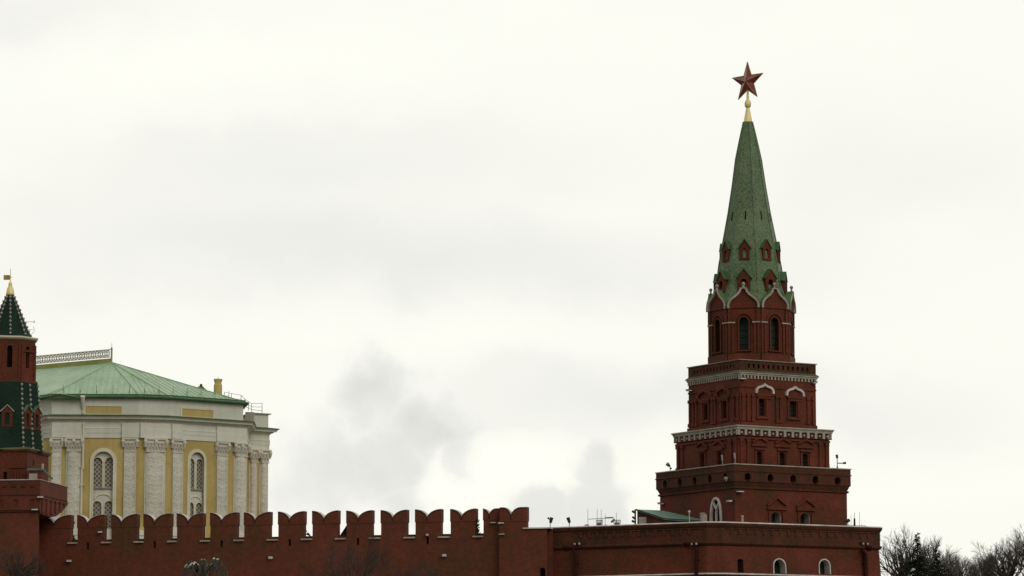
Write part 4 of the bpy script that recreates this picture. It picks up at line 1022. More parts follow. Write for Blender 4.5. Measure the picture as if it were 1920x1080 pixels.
# roof
eo = .55
def off(path, o):
    g = G(); sweep(g, path, [(o, 0)], True); return None
def offpts(path, o):
    res = []
    n = len(path)
    for i in range(n):
        p = Vector(path[i]); a = Vector(path[(i-1) % n]); b = Vector(path[(i+1) % n]); d0 = (p-a).normalized(); d1 = (b-p).normalized()
        n0 = Vector((d0.y, -d0.x)); n1_ = Vector((d1.y, -d1.x)); mm = (n0+n1_); mm = mm/max(.3, mm.dot(n0)); res.append((p.x+mm.x*o, p.y+mm.y*o))
    return res
ep = offpts(attc, eo); zev = zat0+.05
Aap = P(208.5, 679.5, 410.5); dirr = (Vector((-.80, .60)))
Bap = Vector((Aap.x+dirr.x*27, Aap.y+dirr.y*27, Aap.z))
ev = [Vector((p[0], p[1], zev)) for p in ep]
ev[5] = Vector((ev[5].x, ev[5].y, zev))
g = G(); vs = ev+[Aap, Bap]
g.add(vs, [(0, 1, 8), (1, 2, 8), (2, 3, 8), (3, 4, 8), (4, 5, 8), (5, 6, 9, 8), (6, 7, 9), (7, 0, 8, 9)])
rf = obj('roof', g, M['roofgreen'], PL)
g = G(); sweep(g, attc, [(eo-.5, zev-.16), (eo+.12, zev-.10), (eo+.14, zev+.0), (eo-.02, zev+.06)]); obj('gutter', g, M['roofdark'], rf)
g = G(); sweep(g, attc, [(eo-.05, zev+.03), (eo+.02, zev+.14), (eo-.32, zev+.17)]); obj('eave_roll', g, M['roofgreen'], rf)
g = G(); sweep(g, attc, [(eo-.26, zev+.16), (eo-.24, zev+.34), (eo-.36, zev+.36)]); obj('snow_stop', g, M['roofdark'], rf)
for a in (1, 2, 3, 4):
    g = G(); g.tube(Vector(vs[a])+Vector((0,0,.05)), Aap+Vector((0,0,.04)), .06, .06, 6); obj('hip_roll', g, M['roofgreen'], rf)
g = G()                                         # standing seams
def seam(p, q, r_):
    g.tube(p, q, .028, .028, 4, False)
def seams(a, b, ap, n):
    a, b = Vector(a), Vector(b); mid_t = []
    for i in range(1, n):
        t = i/n; e1 = a.lerp(b, t)
        # parallel to the fall line of the face
        nrm = (b-a).cross(ap-a).normalized(); fall = (b-a).normalized().cross(nrm); fall = fall if fall.z > 0 else -fall
        # intersect with the hips
        L = 0; 
        best = None
        for s0 in (a, b):
            d = ap-s0; M2 = Matrix(((fall.x, -d.x), (fall.y, -d.y)))
            try: k = M2.inverted() @ Vector((s0.x-e1.x, s0.y-e1.y))
            except Exception: continue
            if k[0] > .05 and 0 <= k[1] <= 1 and (best is None or k[0] < best): best = k[0]
        if best: seam(e1+Vector((0,0,.02)), e1+fall*best+Vector((0,0,.02)), 0)
seams(ev[1], ev[2], Aap, 15); seams(ev[2], ev[3], Aap, 7); seams(ev[3], ev[4], Aap, 14); seams(ev[0], ev[1], Aap, 4)
obj('standing_seams', g, M['roofgreen'], rf)
# crest railing on the ridge
g = G(); L = (Bap-Aap).length; dv = (Bap-Aap)/L; zc0 = .45; zc1 = 1.55
up = Vector((0,0,1))
def rb(t, z): return Aap+dv*t+up*z
g.path([rb(0, zc0), rb(L, zc0)], .05, 5); g.path([rb(0, zc1), rb(L, zc1)], .05, 5); g.path([rb(0, zc0+.18), rb(L, zc0+.18)], .03, 4)
t = .3
while t < L-.6:
    c = rb(t+.27, (zc0+.18+zc1)/2); r_ = .29
    pts = [c+dv*(r_*cos(q*pi/4))+up*((zc1-zc0-.18)/2*.9*sin(q*pi/4)) for q in range(9)]
    g.path(pts, .05, 4); g.path([rb(t+.27, zc0+.18), rb(t+.27, zc1)], .04, 4); g.path([rb(t+.54, zc0+.2), rb(t, zc1-.05)], .03, 4); g.path([rb(t, zc0+.2), rb(t+.54, zc1-.05)], .03, 4)
    t += .58
cr_ = obj('ridge_railing', g, M['crest'], rf)
g = G(); n_ = Vector((-dv.y, dv.x, 0))
g.hexa([rb(0,-.15)-n_*.3, rb(0,-.15)+n_*.3, rb(L,-.15)+n_*.3, rb(L,-.15)-n_*.3, rb(0,.42)-n_*.06, rb(0,.42)+n_*.06, rb(L,.42)+n_*.06, rb(L,.42)-n_*.06]); obj('ridge_flashing', g, M['yellowrail'], rf)
g = G(); g.tube(Aap-dv*.05+up*-.1, Aap-dv*.05+up*1.75, .11, .11, 8); g.tube(Aap-dv*.05+up*1.7, Aap-dv*.05+up*2.3, .04, .02, 6); obj('ridge_post', g, M['crest'], rf)
# posts of the snow guard on the roof
g = G()
for a, b, n in ((ev[1], ev[2], 5), (ev[2], ev[3], 2), (ev[3], ev[4], 5)):
    for i in range(n):
        e1 = a.lerp(b, (i+.5)/n); q_ = e1.lerp(Aap, .09)
        g.tube(q_, q_+up*1.0, .03, .02, 5); g.tube(q_+up*.5, q_+up*.0+(Aap-e1)*.03, .02, .02, 4)
obj('snow_guard_post', g, M['roofdark'], rf)
# small pediment at the left corner of the eave
F = FP['m']; g = G()
c0 = P(72, 747, DPAL-.8); c1 = P(113, 739.2, DPAL-1.3); c2 = P(150, 747, DPAL-.8)
g.add([c0, c1, c2, c0+Vector((0,3,.6)), c1+Vector((0,4,.7)), c2+Vector((0,3,.6))], [(0,1,2), (0,1,4,3), (1,2,5,4), (0,2,5,3)]); pd = obj('corner_pediment', g, M['roofgreen'], rf)
g = G(); g.path([c0, c1, c2], .09, 5); obj('pediment_edge', g, M['roofdark'], pd)
# right hand part: low roof, railing, chimneys
g = G(); p4 = P(455, 757, v3[1]+3)
def yr(px): return v3[1]+2.0
ch = P(408.5, 742, v3[1]+7); s3 = FPX/(ch.y*cs)
g = G(); g.lathe((ch.x, ch.y), [(.50, ch.z-1.2), (.50, zat(722, ch.y)), (.42, zat(720, ch.y)), (.42, zat(717, ch.y)), (.52, zat(713, ch.y)), (.54, zat(711, ch.y)), (.38, zat(710.5, ch.y))], 16); chi = obj('chimney', g, M['ochre'], PL, smooth=False)
g = G(); g.tube((ch.x, ch.y, zat(711, ch.y)), (ch.x, ch.y, zat(706, ch.y)), .03, .02, 5); obj('lightning_rod', g, M['iron'], chi)
c = P(376, 736, v3[1]+8); g = G(); g.box(c.x-.45, c.x+.45, c.y-.45, c.y+.45, c.z-1.5, zat(731, c.y)); 
zz = zat(731, c.y); g.add([(c.x-.75,c.y-.7,zz), (c.x+.7,c.y-.7,zz), (c.x+.7,c.y+.7,zz), (c.x-.75,c.y+.7,zz), (c.x-.2,c.y,zz+.45), (c.x+.25,c.y,zz+.45)], [(0,1,5,4), (1,2,5), (2,3,4,5), (3,0,4), (0,3,2,1)]); vv = obj('roof_vent', g, M['tile_light'], PL)
g = G(); g.sphere((c.x+.05, c.y, zz+.55), .18, 8, 6); obj('vent_cowl', g, M['iron'], vv)
# roof railing down the right side
g = G(); YY = v3[1]+4
pts = [(421,735,760),(434,738,765),(452,741,762),(459,748,768),(466,753,770),(472,757,773),(491.5,756,776)]
posts = []
for (x, yt_, yb_) in pts:
    a = P(x, yt_, YY+ (x-440)*.05); b = Vector((a.x, a.y, zat(yb_, a.y))); posts.append((a, b)); g.tube(a, b, .035, .035, 5)
for fr in (0, .36, .7):
    g.path([a.lerp(b, fr) for a, b in posts], .028, 5)
obj('roof_railing', g, M['grey'], PL)
g = G(); c = P(469, 772, v3[1]+1.0); g.box(c.x-.55, c.x+.45, c.y-.3, c.y+.6, zco+.1, zat(773, c.y)); obj('attic_pier', g, M['stone'], PL)
# downpipe in the bay left of the window
F = FP['m']; u, z = F.q(157, 790); g = G()
za = F.q(157, 755)[1]; zb2 = F.q(157, 777)[1]
g.tube(F.p(u-.1, zat0+.1, .75), F.p(u-.1, za-.8, .14), .28, .12, 8); g.tube(F.p(u-.1, za-.8, .14), F.p(u-.1, zco+.3, .16), .09, .09, 8); dpp = obj('downpipe', g, M['plaster'], PL)
g = G(); g.tube(F.p(u+.02, zfr1-.3, .5), F.p(u+.02, F.q(157, 880)[1], .45), .13, .13, 10); g.tube(F.p(u-.1, F.q(157, 878)[1], .42), F.p(u-.1, zbase, .42), .13, .13, 10)
for py in (877, 911): zz = F.q(157, py)[1]; fbox(g, F, u-.3, u+.15, zz, zz+.09, .0, .6)
obj('pipe_run', g, M['cream'], dpp)
# ================================================================= small things on the bastion, tower and wall
def lp(px, py, Y): return P(px, py, Y)
# sloping green roof of the hut beside the tower
HUT = root('guard_hut', 'low brick hut with a sloping green sheet roof beside the tower foot', 'hut', tuple(P(1220, 985, 319)), 0)
A_, B_, C_, D_ = P(1192.5, 955, 317.5), P(1246, 972.3, 316), P(1313, 976.3, 318.6), P(1241, 957, 325)
E_ = P(1312, 973.0, 323.5)
g = G(); th = Vector((0, 0, -.12)); g.add([A_, B_, C_, E_, D_, A_+th, B_+th, C_+th, E_+th, D_+th], [(0,1,2,3,4), (5,9,8,7,6), (0,5,6,1), (1,6,7,2), (2,7,8,3), (3,8,9,4), (4,9,5,0)]); hr = obj('roof', g, M['copper'], HUT)
g = G(); g.path([A_, B_, C_], .05, 5); obj('roof_edge', g, M['iron'], hr)
g = G(); zf = zat(1000, 317)
a1, b1, c1_, d1_ = [Vector((p.x, p.y+.25, p.z-.14)) for p in (A_, B_, C_, D_)]
low = [Vector((p.x, p.y, zbc-1.4)) for p in (a1, b1, c1_, d1_)]
a1.x += .12; low[0].x += .12
g.add([a1, b1, c1_, d1_]+low, [(0,1,5,4), (1,2,6,5), (2,3,7,6), (3,0,4,7)]); obj('wall', g, M['brick_old'], HUT)
w0, w1_ = P(1197.5, 970, 317.6), P(1216, 970, 317.3); g = G()
zt_, zb0 = zat(969.5, 317.4), zat(990, 317.4)
g.hexa([(w0.x,w0.y-.12,zb0), (w1_.x,w1_.y-.12,zb0), (w1_.x,w1_.y+.1,zb0), (w0.x,w0.y+.1,zb0), (w0.x,w0.y-.12,zt_), (w1_.x,w1_.y-.12,zt_), (w1_.x,w1_.y+.1,zt_), (w0.x,w0.y+.1,zt_)]); wn = obj('window', g, M['stone'], HUT)
g = G(); xm = (w0.x+w1_.x)/2; g.box(xm-.05, xm+.05, w0.y-.17, w0.y-.1, zb0, zt_); obj('window_bars', g, M['iron'], wn)
g = G(); 
for px, py in ((1187.5,960),(1188,971),(1187,978)): c = P(px, py, 317.8); g.tube(c+Vector((-.12,0,.1)), c+Vector((.12,0,-.05)), .1, .12, 7); g.tube(c, c+Vector((.25,0,-.1)), .035, .035, 5)
c = P(1191, 955, 317.8); g.tube(c, Vector((c.x, c.y, zbc)), .09, .09, 6); obj('corner_lamps', g, M['iron'], HUT)
def prop(name, label, cat, build, mat, group=None):
    g = G(); build(g); return single(name, g, M[mat], label, cat, group)
def b_(g):
    c = P(1317.5, 975.5, 316.6); g.lathe((c.x, c.y), [(.24, zbc), (.24, zat(964, c.y)), (.28, zat(963.6, c.y)), (.28, zat(962, c.y)), (.1, zat(961.4, c.y))], 14); g.lathe((c.x+.32, c.y+.5), [(.1, zbc), (.1, zat(965, c.y)), (.02, zat(964, c.y))], 10)
prop('vent_stack', 'squat pale vent stack between the hut roof and the pointed window', 'vent', b_, 'stone')
def b_(g):
    c = P(1392, 976.5, 314.2); g.lathe((c.x, c.y), [(.11, zbc+.1), (.11, zat(972, c.y)), (.08, zat(971.5, c.y)), (.12, zat(969, c.y)), (.13, zat(967, c.y)), (.05, zat(966, c.y))], 10)
prop('vent_post', 'short pale post on the bastion edge right of the pointed window', 'post', b_, 'stone')
def b_(g):
    c = P(1292.5, 978, 314.5); g.tube((c.x, c.y, zbc), (c.x, c.y, zat(961, c.y)), .035, .035, 6); g.sphere((c.x, c.y, zat(959.5, c.y)), .13, 8, 6)
prop('globe_lamp', 'little pinkish globe lamp on a post in front of the green hut roof', 'lamp', b_, 'snow')
# flood lights fixed to the tower faces
def tlamp(F, px, py, w_, lab, h_=.12):
    return small_box(F, px, py, w_, h_, .35, 'snow', 'floodlight', lab, 'floodlight', 'white floodlights fixed to the spired tower')
tlamp(FAr, 1384.5, 921.8, .62, 'long white floodlight at the front corner just under the platform with round holes')
tlamp(FAl, 1372, 939.5, .5, 'short white floodlight right of the pointed window', .16)
tlamp(FAl, 1243.5, 944.5, .5, 'white floodlight on the left edge of the tower above the green hut roof')
tlamp(FC[0], 1388.5, 710, .7, 'white floodlight on the front corner under the toothed cornice')
tlamp(FC[0], 1524, 718, .4, 'white floodlight near the right corner under the toothed cornice')
tlamp(FC[3], 1296.5, 732.5, .5, 'lower white floodlight on the left edge of the upper tier')
def camera_mast(px, yt, yb, Y, name, label, arm=True, flip=1):
    b = P(px, yb, Y); zt_ = zat(yt, Y); h = zt_-b.z; t = root(name, label, 'camera', (b.x, b.y, b.z))
    g = G(); g.tube((b.x, b.y, b.z), (b.x, b.y, zt_), .045, .04, 6); g.tube((b.x, b.y, b.z), (b.x, b.y, b.z+h*.25), .09, .07, 8); obj('mast', g, M['grey'], t)
    g = G()
    if arm:
        g.tube((b.x, b.y, b.z+h*.5), (b.x+.8*flip, b.y, b.z+h*.5), .05, .05, 6); g.tube((b.x, b.y, zt_-.1), (b.x-.05*flip, b.y-.1, zt_+.2), .11, .13, 8); g.tube((b.x+.55*flip, b.y, b.z+h*.5), (b.x+.8*flip, b.y-.1, b.z+h*.52), .09, .11, 8)
    else: g.tube((b.x-.05, b.y, zt_-.1), (b.x-.3*flip, b.y-.15, zt_+.1), .12, .2, 8); g.tube((b.x, b.y, zt_-.25), (b.x+.1*flip, b.y-.1, zt_-.35), .08, .09, 8)
    obj('camera_head', g, M['iron'] if arm else M['copper'], t)
    return t
pr_ = tw(hP-.5, -hP+.4); pl_ = tw(-hP+.4, hP-.5)
c = camera_mast(1570, 857, 880, pr_[1], 'camera_mast', 'camera mast with a side arm on the right end of the round-holed platform')
camera_mast(1256.5, 872, 888, pl_[1], 'camera_mast', 'pale green camera on a thin post at the left end of the round-holed platform', False)
for px, lab in ((1355, 'upright white lamp left of the tower front corner on the platform edge'), (1378.5, 'upright white lamp at the tower front corner on the platform edge')):
    def b_(g, px=px):
        Y = tw(-hP+.25, -hP+(1382-px)*.11+.3)[1]; c = P(px, 873, Y); z0 = zP2+.1
        g.tube((c.x, c.y, z0), (c.x, c.y, z0+.55), .035, .035, 6); g.tube((c.x-.03, c.y, z0+.5), (c.x-.07, c.y-.06, z0+1.0), .08, .1, 8)
    prop('platform_lamp', lab, 'lamp', b_, 'stone', 'upright lamps on the tower platform')
def b_(g):
    c = P(1361.5, 896.5, tw(-hP, -hP+1.4)[1]-.3); g.lathe((c.x, c.y), [(.05, c.z-.3), (.2, c.z-.1), (.2, c.z+.1), (.05, c.z+.14)], 10)
prop('corner_floodlight', 'small round lamp over the hole nearest the front corner of the platform', 'floodlight', b_, 'stone')
# lamp pairs at the drainpipes
for i, (px, Fk, lab) in enumerate(((1087, 1, 'pair of small lamps at the top of the leftmost bastion drainpipe'), (1306, 1, 'pair of small lamps by the drainpipe near the bastion corner'), (1617, 3, 'pair of small lamps by the rightmost bastion drainpipe'))):
    F = Fb[Fk]; u, z = F.q(px, 1018); t = root('twin_lamp', lab, 'lamp', tuple(F.p(u, z-.2, .45)), 0, 'twin lamps at the tops of the drainpipes')
    g = G(); fbox(g, F, u-.4, u+.4, z-.02, z+.08, .2, .5); obj('bracket', g, M['iron'], t)
    for s in (-1, 1):
        g = G(); p_ = F.p(u+s*.24, z-.12, .5); g.sphere(p_, .12, 8, 6); obj('lamp_head', g, M['stone'], t)
# poles with lamps along the bastion left part
for px, yt, lab, fl in ((1027.5, 973, 'lamp cluster with two heads on a post above the low wall near the pier', 1), (1063.5, 973, 'second dark lamp on a post above the bastion, left of the aerials', -1)):
    Fq = Fb[0] if px < 1077 else Fb[1]; u, z = Fq.q(px, 988); b = Fq.p(u, zbc, -.4)
    t = root('roof_lamp', lab, 'lamp', tuple(b), 0, 'lamps on posts along the bastion top'); z1 = zat(yt, b.y)
    g = G(); g.tube(b, (b.x, b.y, z1), .05, .04, 6); obj('post', g, M['grey'], t)
    g = G(); g.tube((b.x+.02, b.y, z1-.35), (b.x+.14*fl, b.y-.1, z1+.12), .13, .17, 8)
    if fl == 1: g.tube((b.x-.0, b.y, z1-.05), (b.x-.24, b.y, z1+.1), .05, .1, 7)
    obj('lamp_head', g, M['iron'], t)
# aerials
def Fbp(px, py=984): 
    Fq = Fb[1] if px < 1325 else Fb[3]; u, z = Fq.q(px, py); return Fq.p(u, zbc, -1.5)
b = Fbp(1115); AE = root('aerial_array', 'grey cluster of upright rod aerials with two wire baskets above the bastion', 'aerial', tuple(b))
for px, yt in ((1087,953.5),(1104.5,953.5),(1112,955),(1119.5,964),(1140.5,961)):
    c = Fbp(px); g = G(); g.tube((c.x, c.y, zbc-.2), (c.x, c.y, zat(yt, c.y)), .026, .018, 5); obj('rod', g, M['grey'], AE)
g = G(); c0, c1 = Fbp(1087), Fbp(1136); zz = zat(973.5, c0.y); g.tube((c0.x, c0.y, zz), (c1.x, c1.y, zz+.05), .03, .03, 5); g.tube((Fbp(1120).x, Fbp(1120).y-.2, zz+.05), (Fbp(1134).x, Fbp(1134).y-.2, zz+.05), .07, .07, 6); g.tube((Fbp(1131).x, Fbp(1131).y, zz-.35), (Fbp(1137).x, Fbp(1137).y, zz-.1), .1, .1, 6); obj('crossbar', g, M['grey'], AE)
for x0, x1 in ((1102.5,1115),(1135,1148.5)):
    c0, c1 = Fbp(x0), Fbp(x1); z0, z1 = zbc, zat(975.5, c0.y); g = G()
    for k in range(7):
        t = k/6; a = c0.lerp(c1, .12+.76*t); bb = c0.lerp(c1, t); g.tube((a.x, a.y, z0), (bb.x, bb.y, z1), .025, .025, 4)
    for t in (.0, .5, 1.0):
        zz = z0+(z1-z0)*t; k = .12*(1-t); a = c0.lerp(c1, k); bb = c0.lerp(c1, 1-k); g.tube((a.x, a.y, zz), (bb.x, bb.y, zz), .03, .03, 4)
    a = c0.lerp(c1, .2); bb = c0.lerp(c1, .8); g.box(a.x, bb.x, a.y+.1, a.y+.5, z0-.1, z0+(z1-z0)*.7)
    obj('basket', g, M['grey'], AE)
g = G(); c = Fbp(1085); g.sphere((c.x, c.y, zbc+.1), .3, 10, 6); g.tube((Fbp(1122).x, c.y, zbc), (Fbp(1122).x, c.y, zbc+.35), .08, .08, 6); obj('dish', g, M['stone'], AE)
F = Fb[3]
def Fbr(px): u, z = F.q(px, 986); return F.p(u, zbc, -1.2)
b = Fbr(1610); A2 = root('aerial_mast', 'dark aerial mast with two thin rods at the right end of the bastion top', 'aerial', tuple(b))
for px, yt, r_ in ((1609.5,965,.018),(1616,961,.03),(1625.5,960,.02)):
    c = Fbr(px); g = G(); g.tube((c.x, c.y, zbc-.2), (c.x, c.y, zat(yt, c.y)), r_, r_*.8, 5); obj('rod', g, M['grey'], A2)
g = G(); c = Fbr(1616); g.tube((c.x, c.y, zbc), (c.x, c.y, zat(972, c.y)), .1, .08, 8); c2 = Fbr(1603.5); zz = zat(977, c2.y); g.tube((c2.x, c2.y, zbc), (c2.x, c2.y, zz), .035, .035, 5); g.tube((c2.x-.1, c2.y-.1, zz-.05), (c2.x+.12, c2.y, zz+.1), .15, .17, 8); g.box(Fbr(1591).x, Fbr(1597).x, c.y-.1, c.y+.2, zbc, zbc+.2); obj('equipment', g, M['iron'], A2)
g = G()
for i in range(7):
    x = Fbr(1600+i*6); g.tube((x.x, x.y+.2, zbc), (x.x, x.y+.2, zbc+.3+.1*(i % 2)), .02, .02, 4)
g.tube((Fbr(1600).x, Fbr(1600).y+.2, zbc+.28), (Fbr(1638).x, Fbr(1638).y+.2, zbc+.28), .02, .02, 4); obj('low_rail', g, M['grey'], A2)
# things seen through the battlement gaps
def at0(px, py, d=-1.6):
    u, z = F0.q(px, py); p = F0.p(u, 0, d); p.z = zat(py, p.y); p.x = xat(px, p.y, p.z); return p
g = G(); a, b, c = at0(640, 1004), at0(655, 977), at0(655, 1018)
g.add([at0(632,1012), at0(655,977), at0(668,977), at0(668,1020), at0(632,1020), at0(632,1012,-3.0), at0(655,977,-3.0), at0(668,977,-3.0), at0(668,1020,-3), at0(632,1020,-3)], [(0,1,2,3,4), (5,9,8,7,6), (0,5,6,1), (1,6,7,2), (2,7,8,3)])
single('stair_hood', g, M['tile_dark'], 'dark sloping stair roof seen in a gap of the battlements', 'roof')
g = G(); p = at0(571.5, 1010); 
g.tube(at0(570.5,1019), at0(571,996), .05, .05, 6); g.tube(at0(571,996), at0(574,994.5), .14, .16, 8); g.tube(at0(576,1000), at0(581,1004), .12, .08, 7); g.tube(at0(571,1000), at0(584,1006), .04, .04, 5)
single('rampart_lamp', g, M['iron'], 'dark lamp head with an arm in the second open battlement gap right of the palace', 'lamp')
g = G(); g.tube(at0(137.5,1018), at0(138,1004), .1, .1, 6); g.tube(at0(139,1014), at0(142,1012), .2, .2, 8); g.tube(at0(137,981), at0(140,979), .1, .12, 7); g.tube(at0(133,980), at0(138,980,-.7), .03, .03, 4)
single('rampart_camera', g, M['iron'], 'dark camera and box in the leftmost battlement gap', 'camera')
g = G(); g.add([at0(255,1004), at0(262,1012), at0(270,1016), at0(270,1020), at0(255,1020)]+[at0(255,1004,-2.4), at0(262,1012,-2.4), at0(270,1016,-2.4), at0(270,1020,-2.4), at0(255,1020,-2.4)], [(0,1,2,3,4), (5,9,8,7,6), (0,5,6,1), (1,6,7,2)])
single('rampart_hood', g, M['snow'], 'snow-dusted sloping hood in the third battlement gap from the left', 'roof')
CL = 'white lamps under the platform of the small left tower'
small_box(FL[0], 77, 932, .5, .16, .3, 'snow', 'floodlight', 'white floodlight on the corner of the left tower platform, beside the brackets', 'floodlight', CL)
small_box(FL[0], 66.5, 955.5, .52, .14, .3, 'snow', 'floodlight', 'lower white floodlight on the left tower just under its platform', 'floodlight', CL)
rng_ = random.Random(3); g = G()
for _ in range(60):
    px = 893+rng_.random()**2*5; py = 974+rng_.random()*38; px += (1.5+5*rng_.random()*(py > 1004)) if rng_.random() < .6 else 0
    p = at0(px, py, .12-rng_.random()*.3); d = Vector((rng_.uniform(-1,1), rng_.uniform(-1,1), rng_.uniform(-1,1)))*.14; e_ = d.cross(Vector((.3,.5,.8))).normalized()*.05
    g.add([p-d-e_, p+d-e_, p+d+e_, p-d+e_], [(0,1,2,3)]); 
g.tube(at0(893.5, 1012, .1), at0(893, 976, .1), .03, .02, 5)
single('rampart_creeper', g, M['capmetal'], 'dark ragged creeper on the battlement edge left of the narrow battlement', 'plant')
# ================================================================= trees
def branchy(segs, p, d, ln, r, depth, rng, spread=.5, upw=.25, kids=(3, 4), nsub=4, droop=0, shrink=.72, minr=.012):
    pts = [p.copy()]; dd = d.copy()
    for i in range(nsub):
        dd = (dd+Vector((rng.uniform(-1,1), rng.uniform(-1,1), rng.uniform(-.6,.8)))*.16+Vector((0,0,upw*.25-droop))).normalized()
        pts.append(pts[-1]+dd*ln/nsub)
    for i in range(nsub):
        ra = r*(1-.55*i/nsub); rb_ = r*(1-.55*(i+1)/nsub); segs.append((pts[i], pts[i+1], max(ra, minr), max(rb_, minr), depth))
    if depth <= 0: return
    n = rng.randint(*kids)
    for k in range(n):
        t = rng.uniform(.35, 1.0) if k else 1.0
        idx = min(nsub-1, int(t*nsub)); q = pts[idx].lerp(pts[idx+1], t*nsub-idx) if t < 1 else pts[-1]
        ax = dd.orthogonal().normalized(); ax.rotate(Matrix.Rotation(rng.uniform(0, 2*pi), 3, dd))
        nd = dd.copy(); nd.rotate(Matrix.Rotation(spread*rng.uniform(.5, 1.3), 3, ax)); nd = (nd+Vector((0,0,upw*.3))).normalized()
        branchy(segs, q, nd, ln*shrink*rng.uniform(.75, 1.15), r*.5*rng.uniform(.8, 1.1), depth-1, rng, spread, upw, kids, max(2, nsub-1), droop, shrink, minr)
def bare_tree(name, label, cat, base, height, seed, twig='twig', depth=5, rad=4.6, group=None, rw=.26, lean=0, minr=.007):
    """trunk up to a fork, limbs fanned over a dome of radius rad, each splitting into finer branches"""
    rng = random.Random(seed); segs = []; b = Vector(base); fork = b+Vector((0, 0, height-rad*1.02))
    q0 = b
    for i in range(4):
        q1 = b.lerp(fork, (i+1)/4)+Vector((rng.uniform(-.12,.12), rng.uniform(-.12,.12), 0)); segs.append((q0, q1, rw*(1.25-.1*i), rw*(1.25-.1*(i+1)), 9)); q0 = q1
    n = 17
    for k in range(n):
        el = math.asin(min(1, (k+.6)/n*1.06-.08)); a = k*2.39996+rng.uniform(-.3, .3)
        dd = Vector((cos(a)*cos(el)+lean, sin(a)*cos(el), sin(el)+.12)).normalized()
        L = rad*rng.uniform(.40, .50)
        branchy(segs, q0-Vector((0,0,rng.uniform(0,.5)*rad*.25)), dd, L, rw*rng.uniform(.38,.62), depth-1, rng, .52, .12, (3, 4), 5, 0, .68, minr)
    for k in range(8):                          # lower limbs
        a = k*2.39996+1.1; q = b.lerp(fork, rng.uniform(.55, .92)); el = rng.uniform(.35, .8)
        branchy(segs, q, Vector((cos(a)*cos(el), sin(a)*cos(el), sin(el))), rad*rng.uniform(.36, .46), rw*rng.uniform(.3, .45), depth-2, rng, .52, .15, (3, 4), 5, 0, .70, minr)
    g1, g2 = G(), G()
    for a, c, ra, rb_, dpt in segs:
        if dpt >= depth-2: g1.tube(a, c, ra, rb_, 6, False)
        else: g2.tube(a, c, ra, rb_, 3, False)
    t = root(name, label, cat, base, 0, group)
    obj('trunk', g1, M['bark'], t); obj('crown', g2, M[twig], t); return t
def tbase(px, Y, z): 
    return (xat(px, Y, 18), Y, z)
def ttop(py, Y, z): return zat(py, Y)-z
TG = 'bare trees beyond the bastion'
HZ = 10.8
TR = [('broad bare tree directly right of the brick bastion', 1694, 372, 988, 11, 'twig', 4.9, .30),
      ('bare tree just right of the dark evergreen, with a rounded top', 1746, 396, 1005, 5, 'twigred', 3.9, .24),
      ('lowest bare tree in the dip between the evergreen and the tall right hand tree', 1800, 385, 1036, 23, 'twig', 3.6, .22),
      ('greyish bare tree in the dip beside the tall right hand tree', 1838, 402, 1038, 31, 'twig', 3.4, .22),
      ('tall brown bare tree near the right edge of the picture', 1889, 368, 1002, 44, 'twigred', 4.6, .30),
      ('bare tree cut by the right edge of the picture', 1940, 376, 974, 52, 'twig', 4.8, .28)]
for lab, px, Y, py, sd, tg, sp, rw in TR:
    bare_tree('bare_tree', lab, 'tree', tbase(px, Y, HZ), ttop(py, Y, HZ), sd, tg, 5, sp, TG, rw)
for lab, px, Y, py, sd in (('thin far bare tree behind the evergreen and its neighbour', 1778, 425, 1026, 61), ('pale far bare tree behind the tree dip', 1862, 430, 1030, 67)):
    bare_tree('bare_tree', lab, 'tree', tbase(px, Y, HZ), ttop(py, Y, HZ), sd, 'twig', 5, 3.6, TG, .2)
# evergreens
def conifer(label, px, Y, py, seed, rad):
    rng = random.Random(seed); bx, by, bz = tbase(px, Y, HZ); H = ttop(py, Y, HZ); t = root('evergreen_tree', label, 'tree', (bx, by, bz))
    g = G(); g.tube((bx, by, bz), (bx, by, bz+H*.96), .3, .04, 8); obj('trunk', g, M['bark'], t)
    g = G(); lv = int(H/.33)
    for i in range(lv):
        z = bz+H*.12+(H*.88)*i/lv; fr = 1-(z-bz)/H; n = 15 if fr > .2 else 6
        for k in range(n):
            a = rng.uniform(0, 2*pi); L = rad*min(1, max(0, fr-.10)*2.0)*rng.uniform(.55, 1.12)+.16+fr*1.1
            d = Vector((cos(a), sin(a), rng.uniform(-.25, .35))).normalized(); s = Vector((-sin(a), cos(a), 0))
            p = Vector((bx, by, min(z+rng.uniform(-.3,.3), bz+H))); m_n = max(3, int(L/.16))
            for j in range(m_n):
                q = p+d*(L*(j+.6)/m_n)+Vector((0,0,-.12*(j/m_n)**2*L)); ww = .34*(1-.5*j/m_n)
                for _ in range(3):
                    e_ = (d*rng.uniform(.1, .9)+s*rng.uniform(-1, 1)+Vector((0,0,rng.uniform(-.5, .6)))).normalized()*ww*rng.uniform(.7, 1.4)
                    o_ = e_.cross(Vector((rng.uniform(-1,1), rng.uniform(-1,1), rng.uniform(-1,1)))).normalized()*.05
                    g.add([q-o_, q+o_, q+e_], [(0,1,2)])
    obj('crown', g, M['needle'], t)
conifer('very dark evergreen with a thin spiky top, right of the bastion', 1721, 362, 1001, 3, 2.9)
conifer('broad dark evergreen crown low behind its spiky neighbour', 1758, 366, 1030, 8, 4.3)
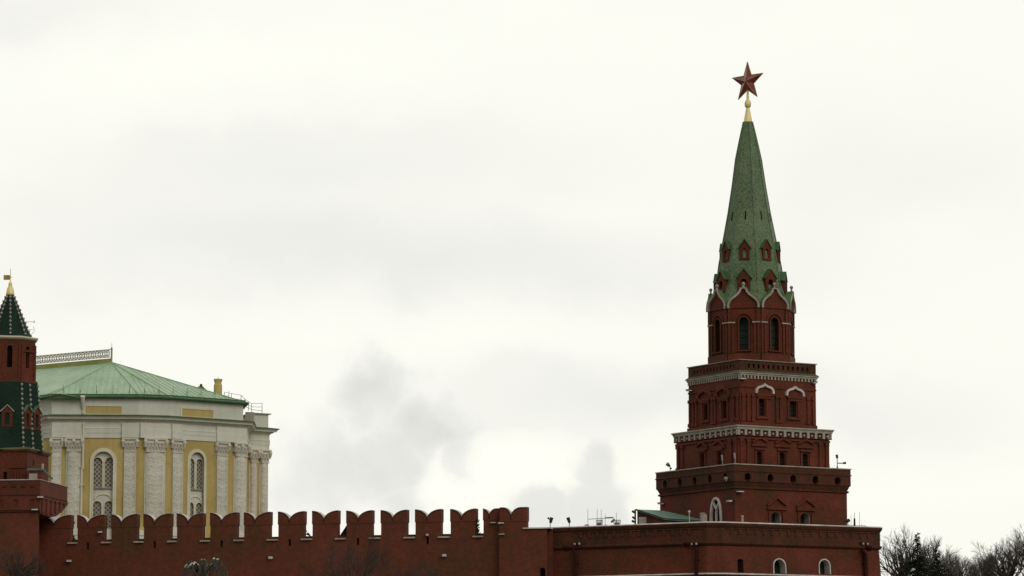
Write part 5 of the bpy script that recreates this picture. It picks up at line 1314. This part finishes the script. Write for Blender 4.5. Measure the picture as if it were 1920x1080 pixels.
# trees in the garden in front of the wall
bare_tree('garden_tree', 'faint bare tree before the wall left of its small arching neighbour', 'tree', tbase(38, 305, 3), ttop(1012, 305, 3), 71, 'twigred', 4, 3.2, 'bare garden trees before the wall', .20, minr=.008)
bare_tree('garden_tree', 'wide grey-brown bare tree in front of the middle of the wall', 'tree', tbase(665, 300, 3), ttop(985, 300, 3), 73, 'twigred', 5, 5.2, 'bare garden trees before the wall', .14, minr=.005)
bare_tree('garden_tree', 'low bare tree top in front of the wall left of the pier', 'tree', tbase(775, 298, 3), ttop(1046, 298, 3), 77, 'twigred', 5, 4.0, 'bare garden trees before the wall', .12, minr=.005)
# small weeping tree
def weeping(px, Y, py, hw):
    rng = random.Random(5); bx, by, bz = tbase(px, Y, 3.0); H = ttop(py, Y, 3); t = root('weeping_tree', 'small grey-green weeping tree with arching branches dusted with snow in front of the wall', 'tree', (bx, by, bz))
    top = Vector((bx, by, bz+H-1.6)); g = G(); g.tube((bx, by, bz), top, .22, .15, 8); arms = []
    for k in range(15):
        a = 2*pi*k/15+rng.uniform(-.15, .15); L = hw*rng.uniform(.75, 1.08); pk = rng.uniform(.9, 1.6)
        pts = []
        for i in range(11):
            s = i/10; pts.append(top+Vector((cos(a)*L*(s**.85), sin(a)*L*(s**.85), pk*sin(min(1, s*1.55)*pi/2)-(max(0, s-.55)/.45)**1.7*1.7)))
        arms.append(pts)
        for i in range(10): g.tube(pts[i], pts[i+1], .10*(1-i/13), .10*(1-(i+1)/13), 6, False)
    obj('trunk', g, M['bark'], t)
    g = G(); sn_ = []
    for pts in arms:
        for i in range(3, 11):
            for _ in range(7):
                j = min(9, i-1); q = pts[j].lerp(pts[j+1], rng.random()); dx = Vector((rng.uniform(-.35,.35), rng.uniform(-.35,.35), rng.uniform(-.05,.15)))
                c = q; ln = rng.uniform(.25, .75)*(i/7); d = dx
                for s in range(3):
                    nx = c+d*.33+Vector((0,0,-ln*s*.22)); g.tube(c, nx, .018, .014, 3, False); c = nx
        for i in range(4, 7):
            if rng.random() < .3:
                a, b = pts[i]+Vector((0,0,.1)), pts[i+1]+Vector((0,0,.1)); sn_.append((a, b))
    obj('crown', g, M['willow'], t)
    for a, b in sn_:
        g = G(); g.tube(a, b, .075, .06, 6); obj('snow_patch', g, M['snow'], t)
weeping(380, 296, 1046, 2.15)
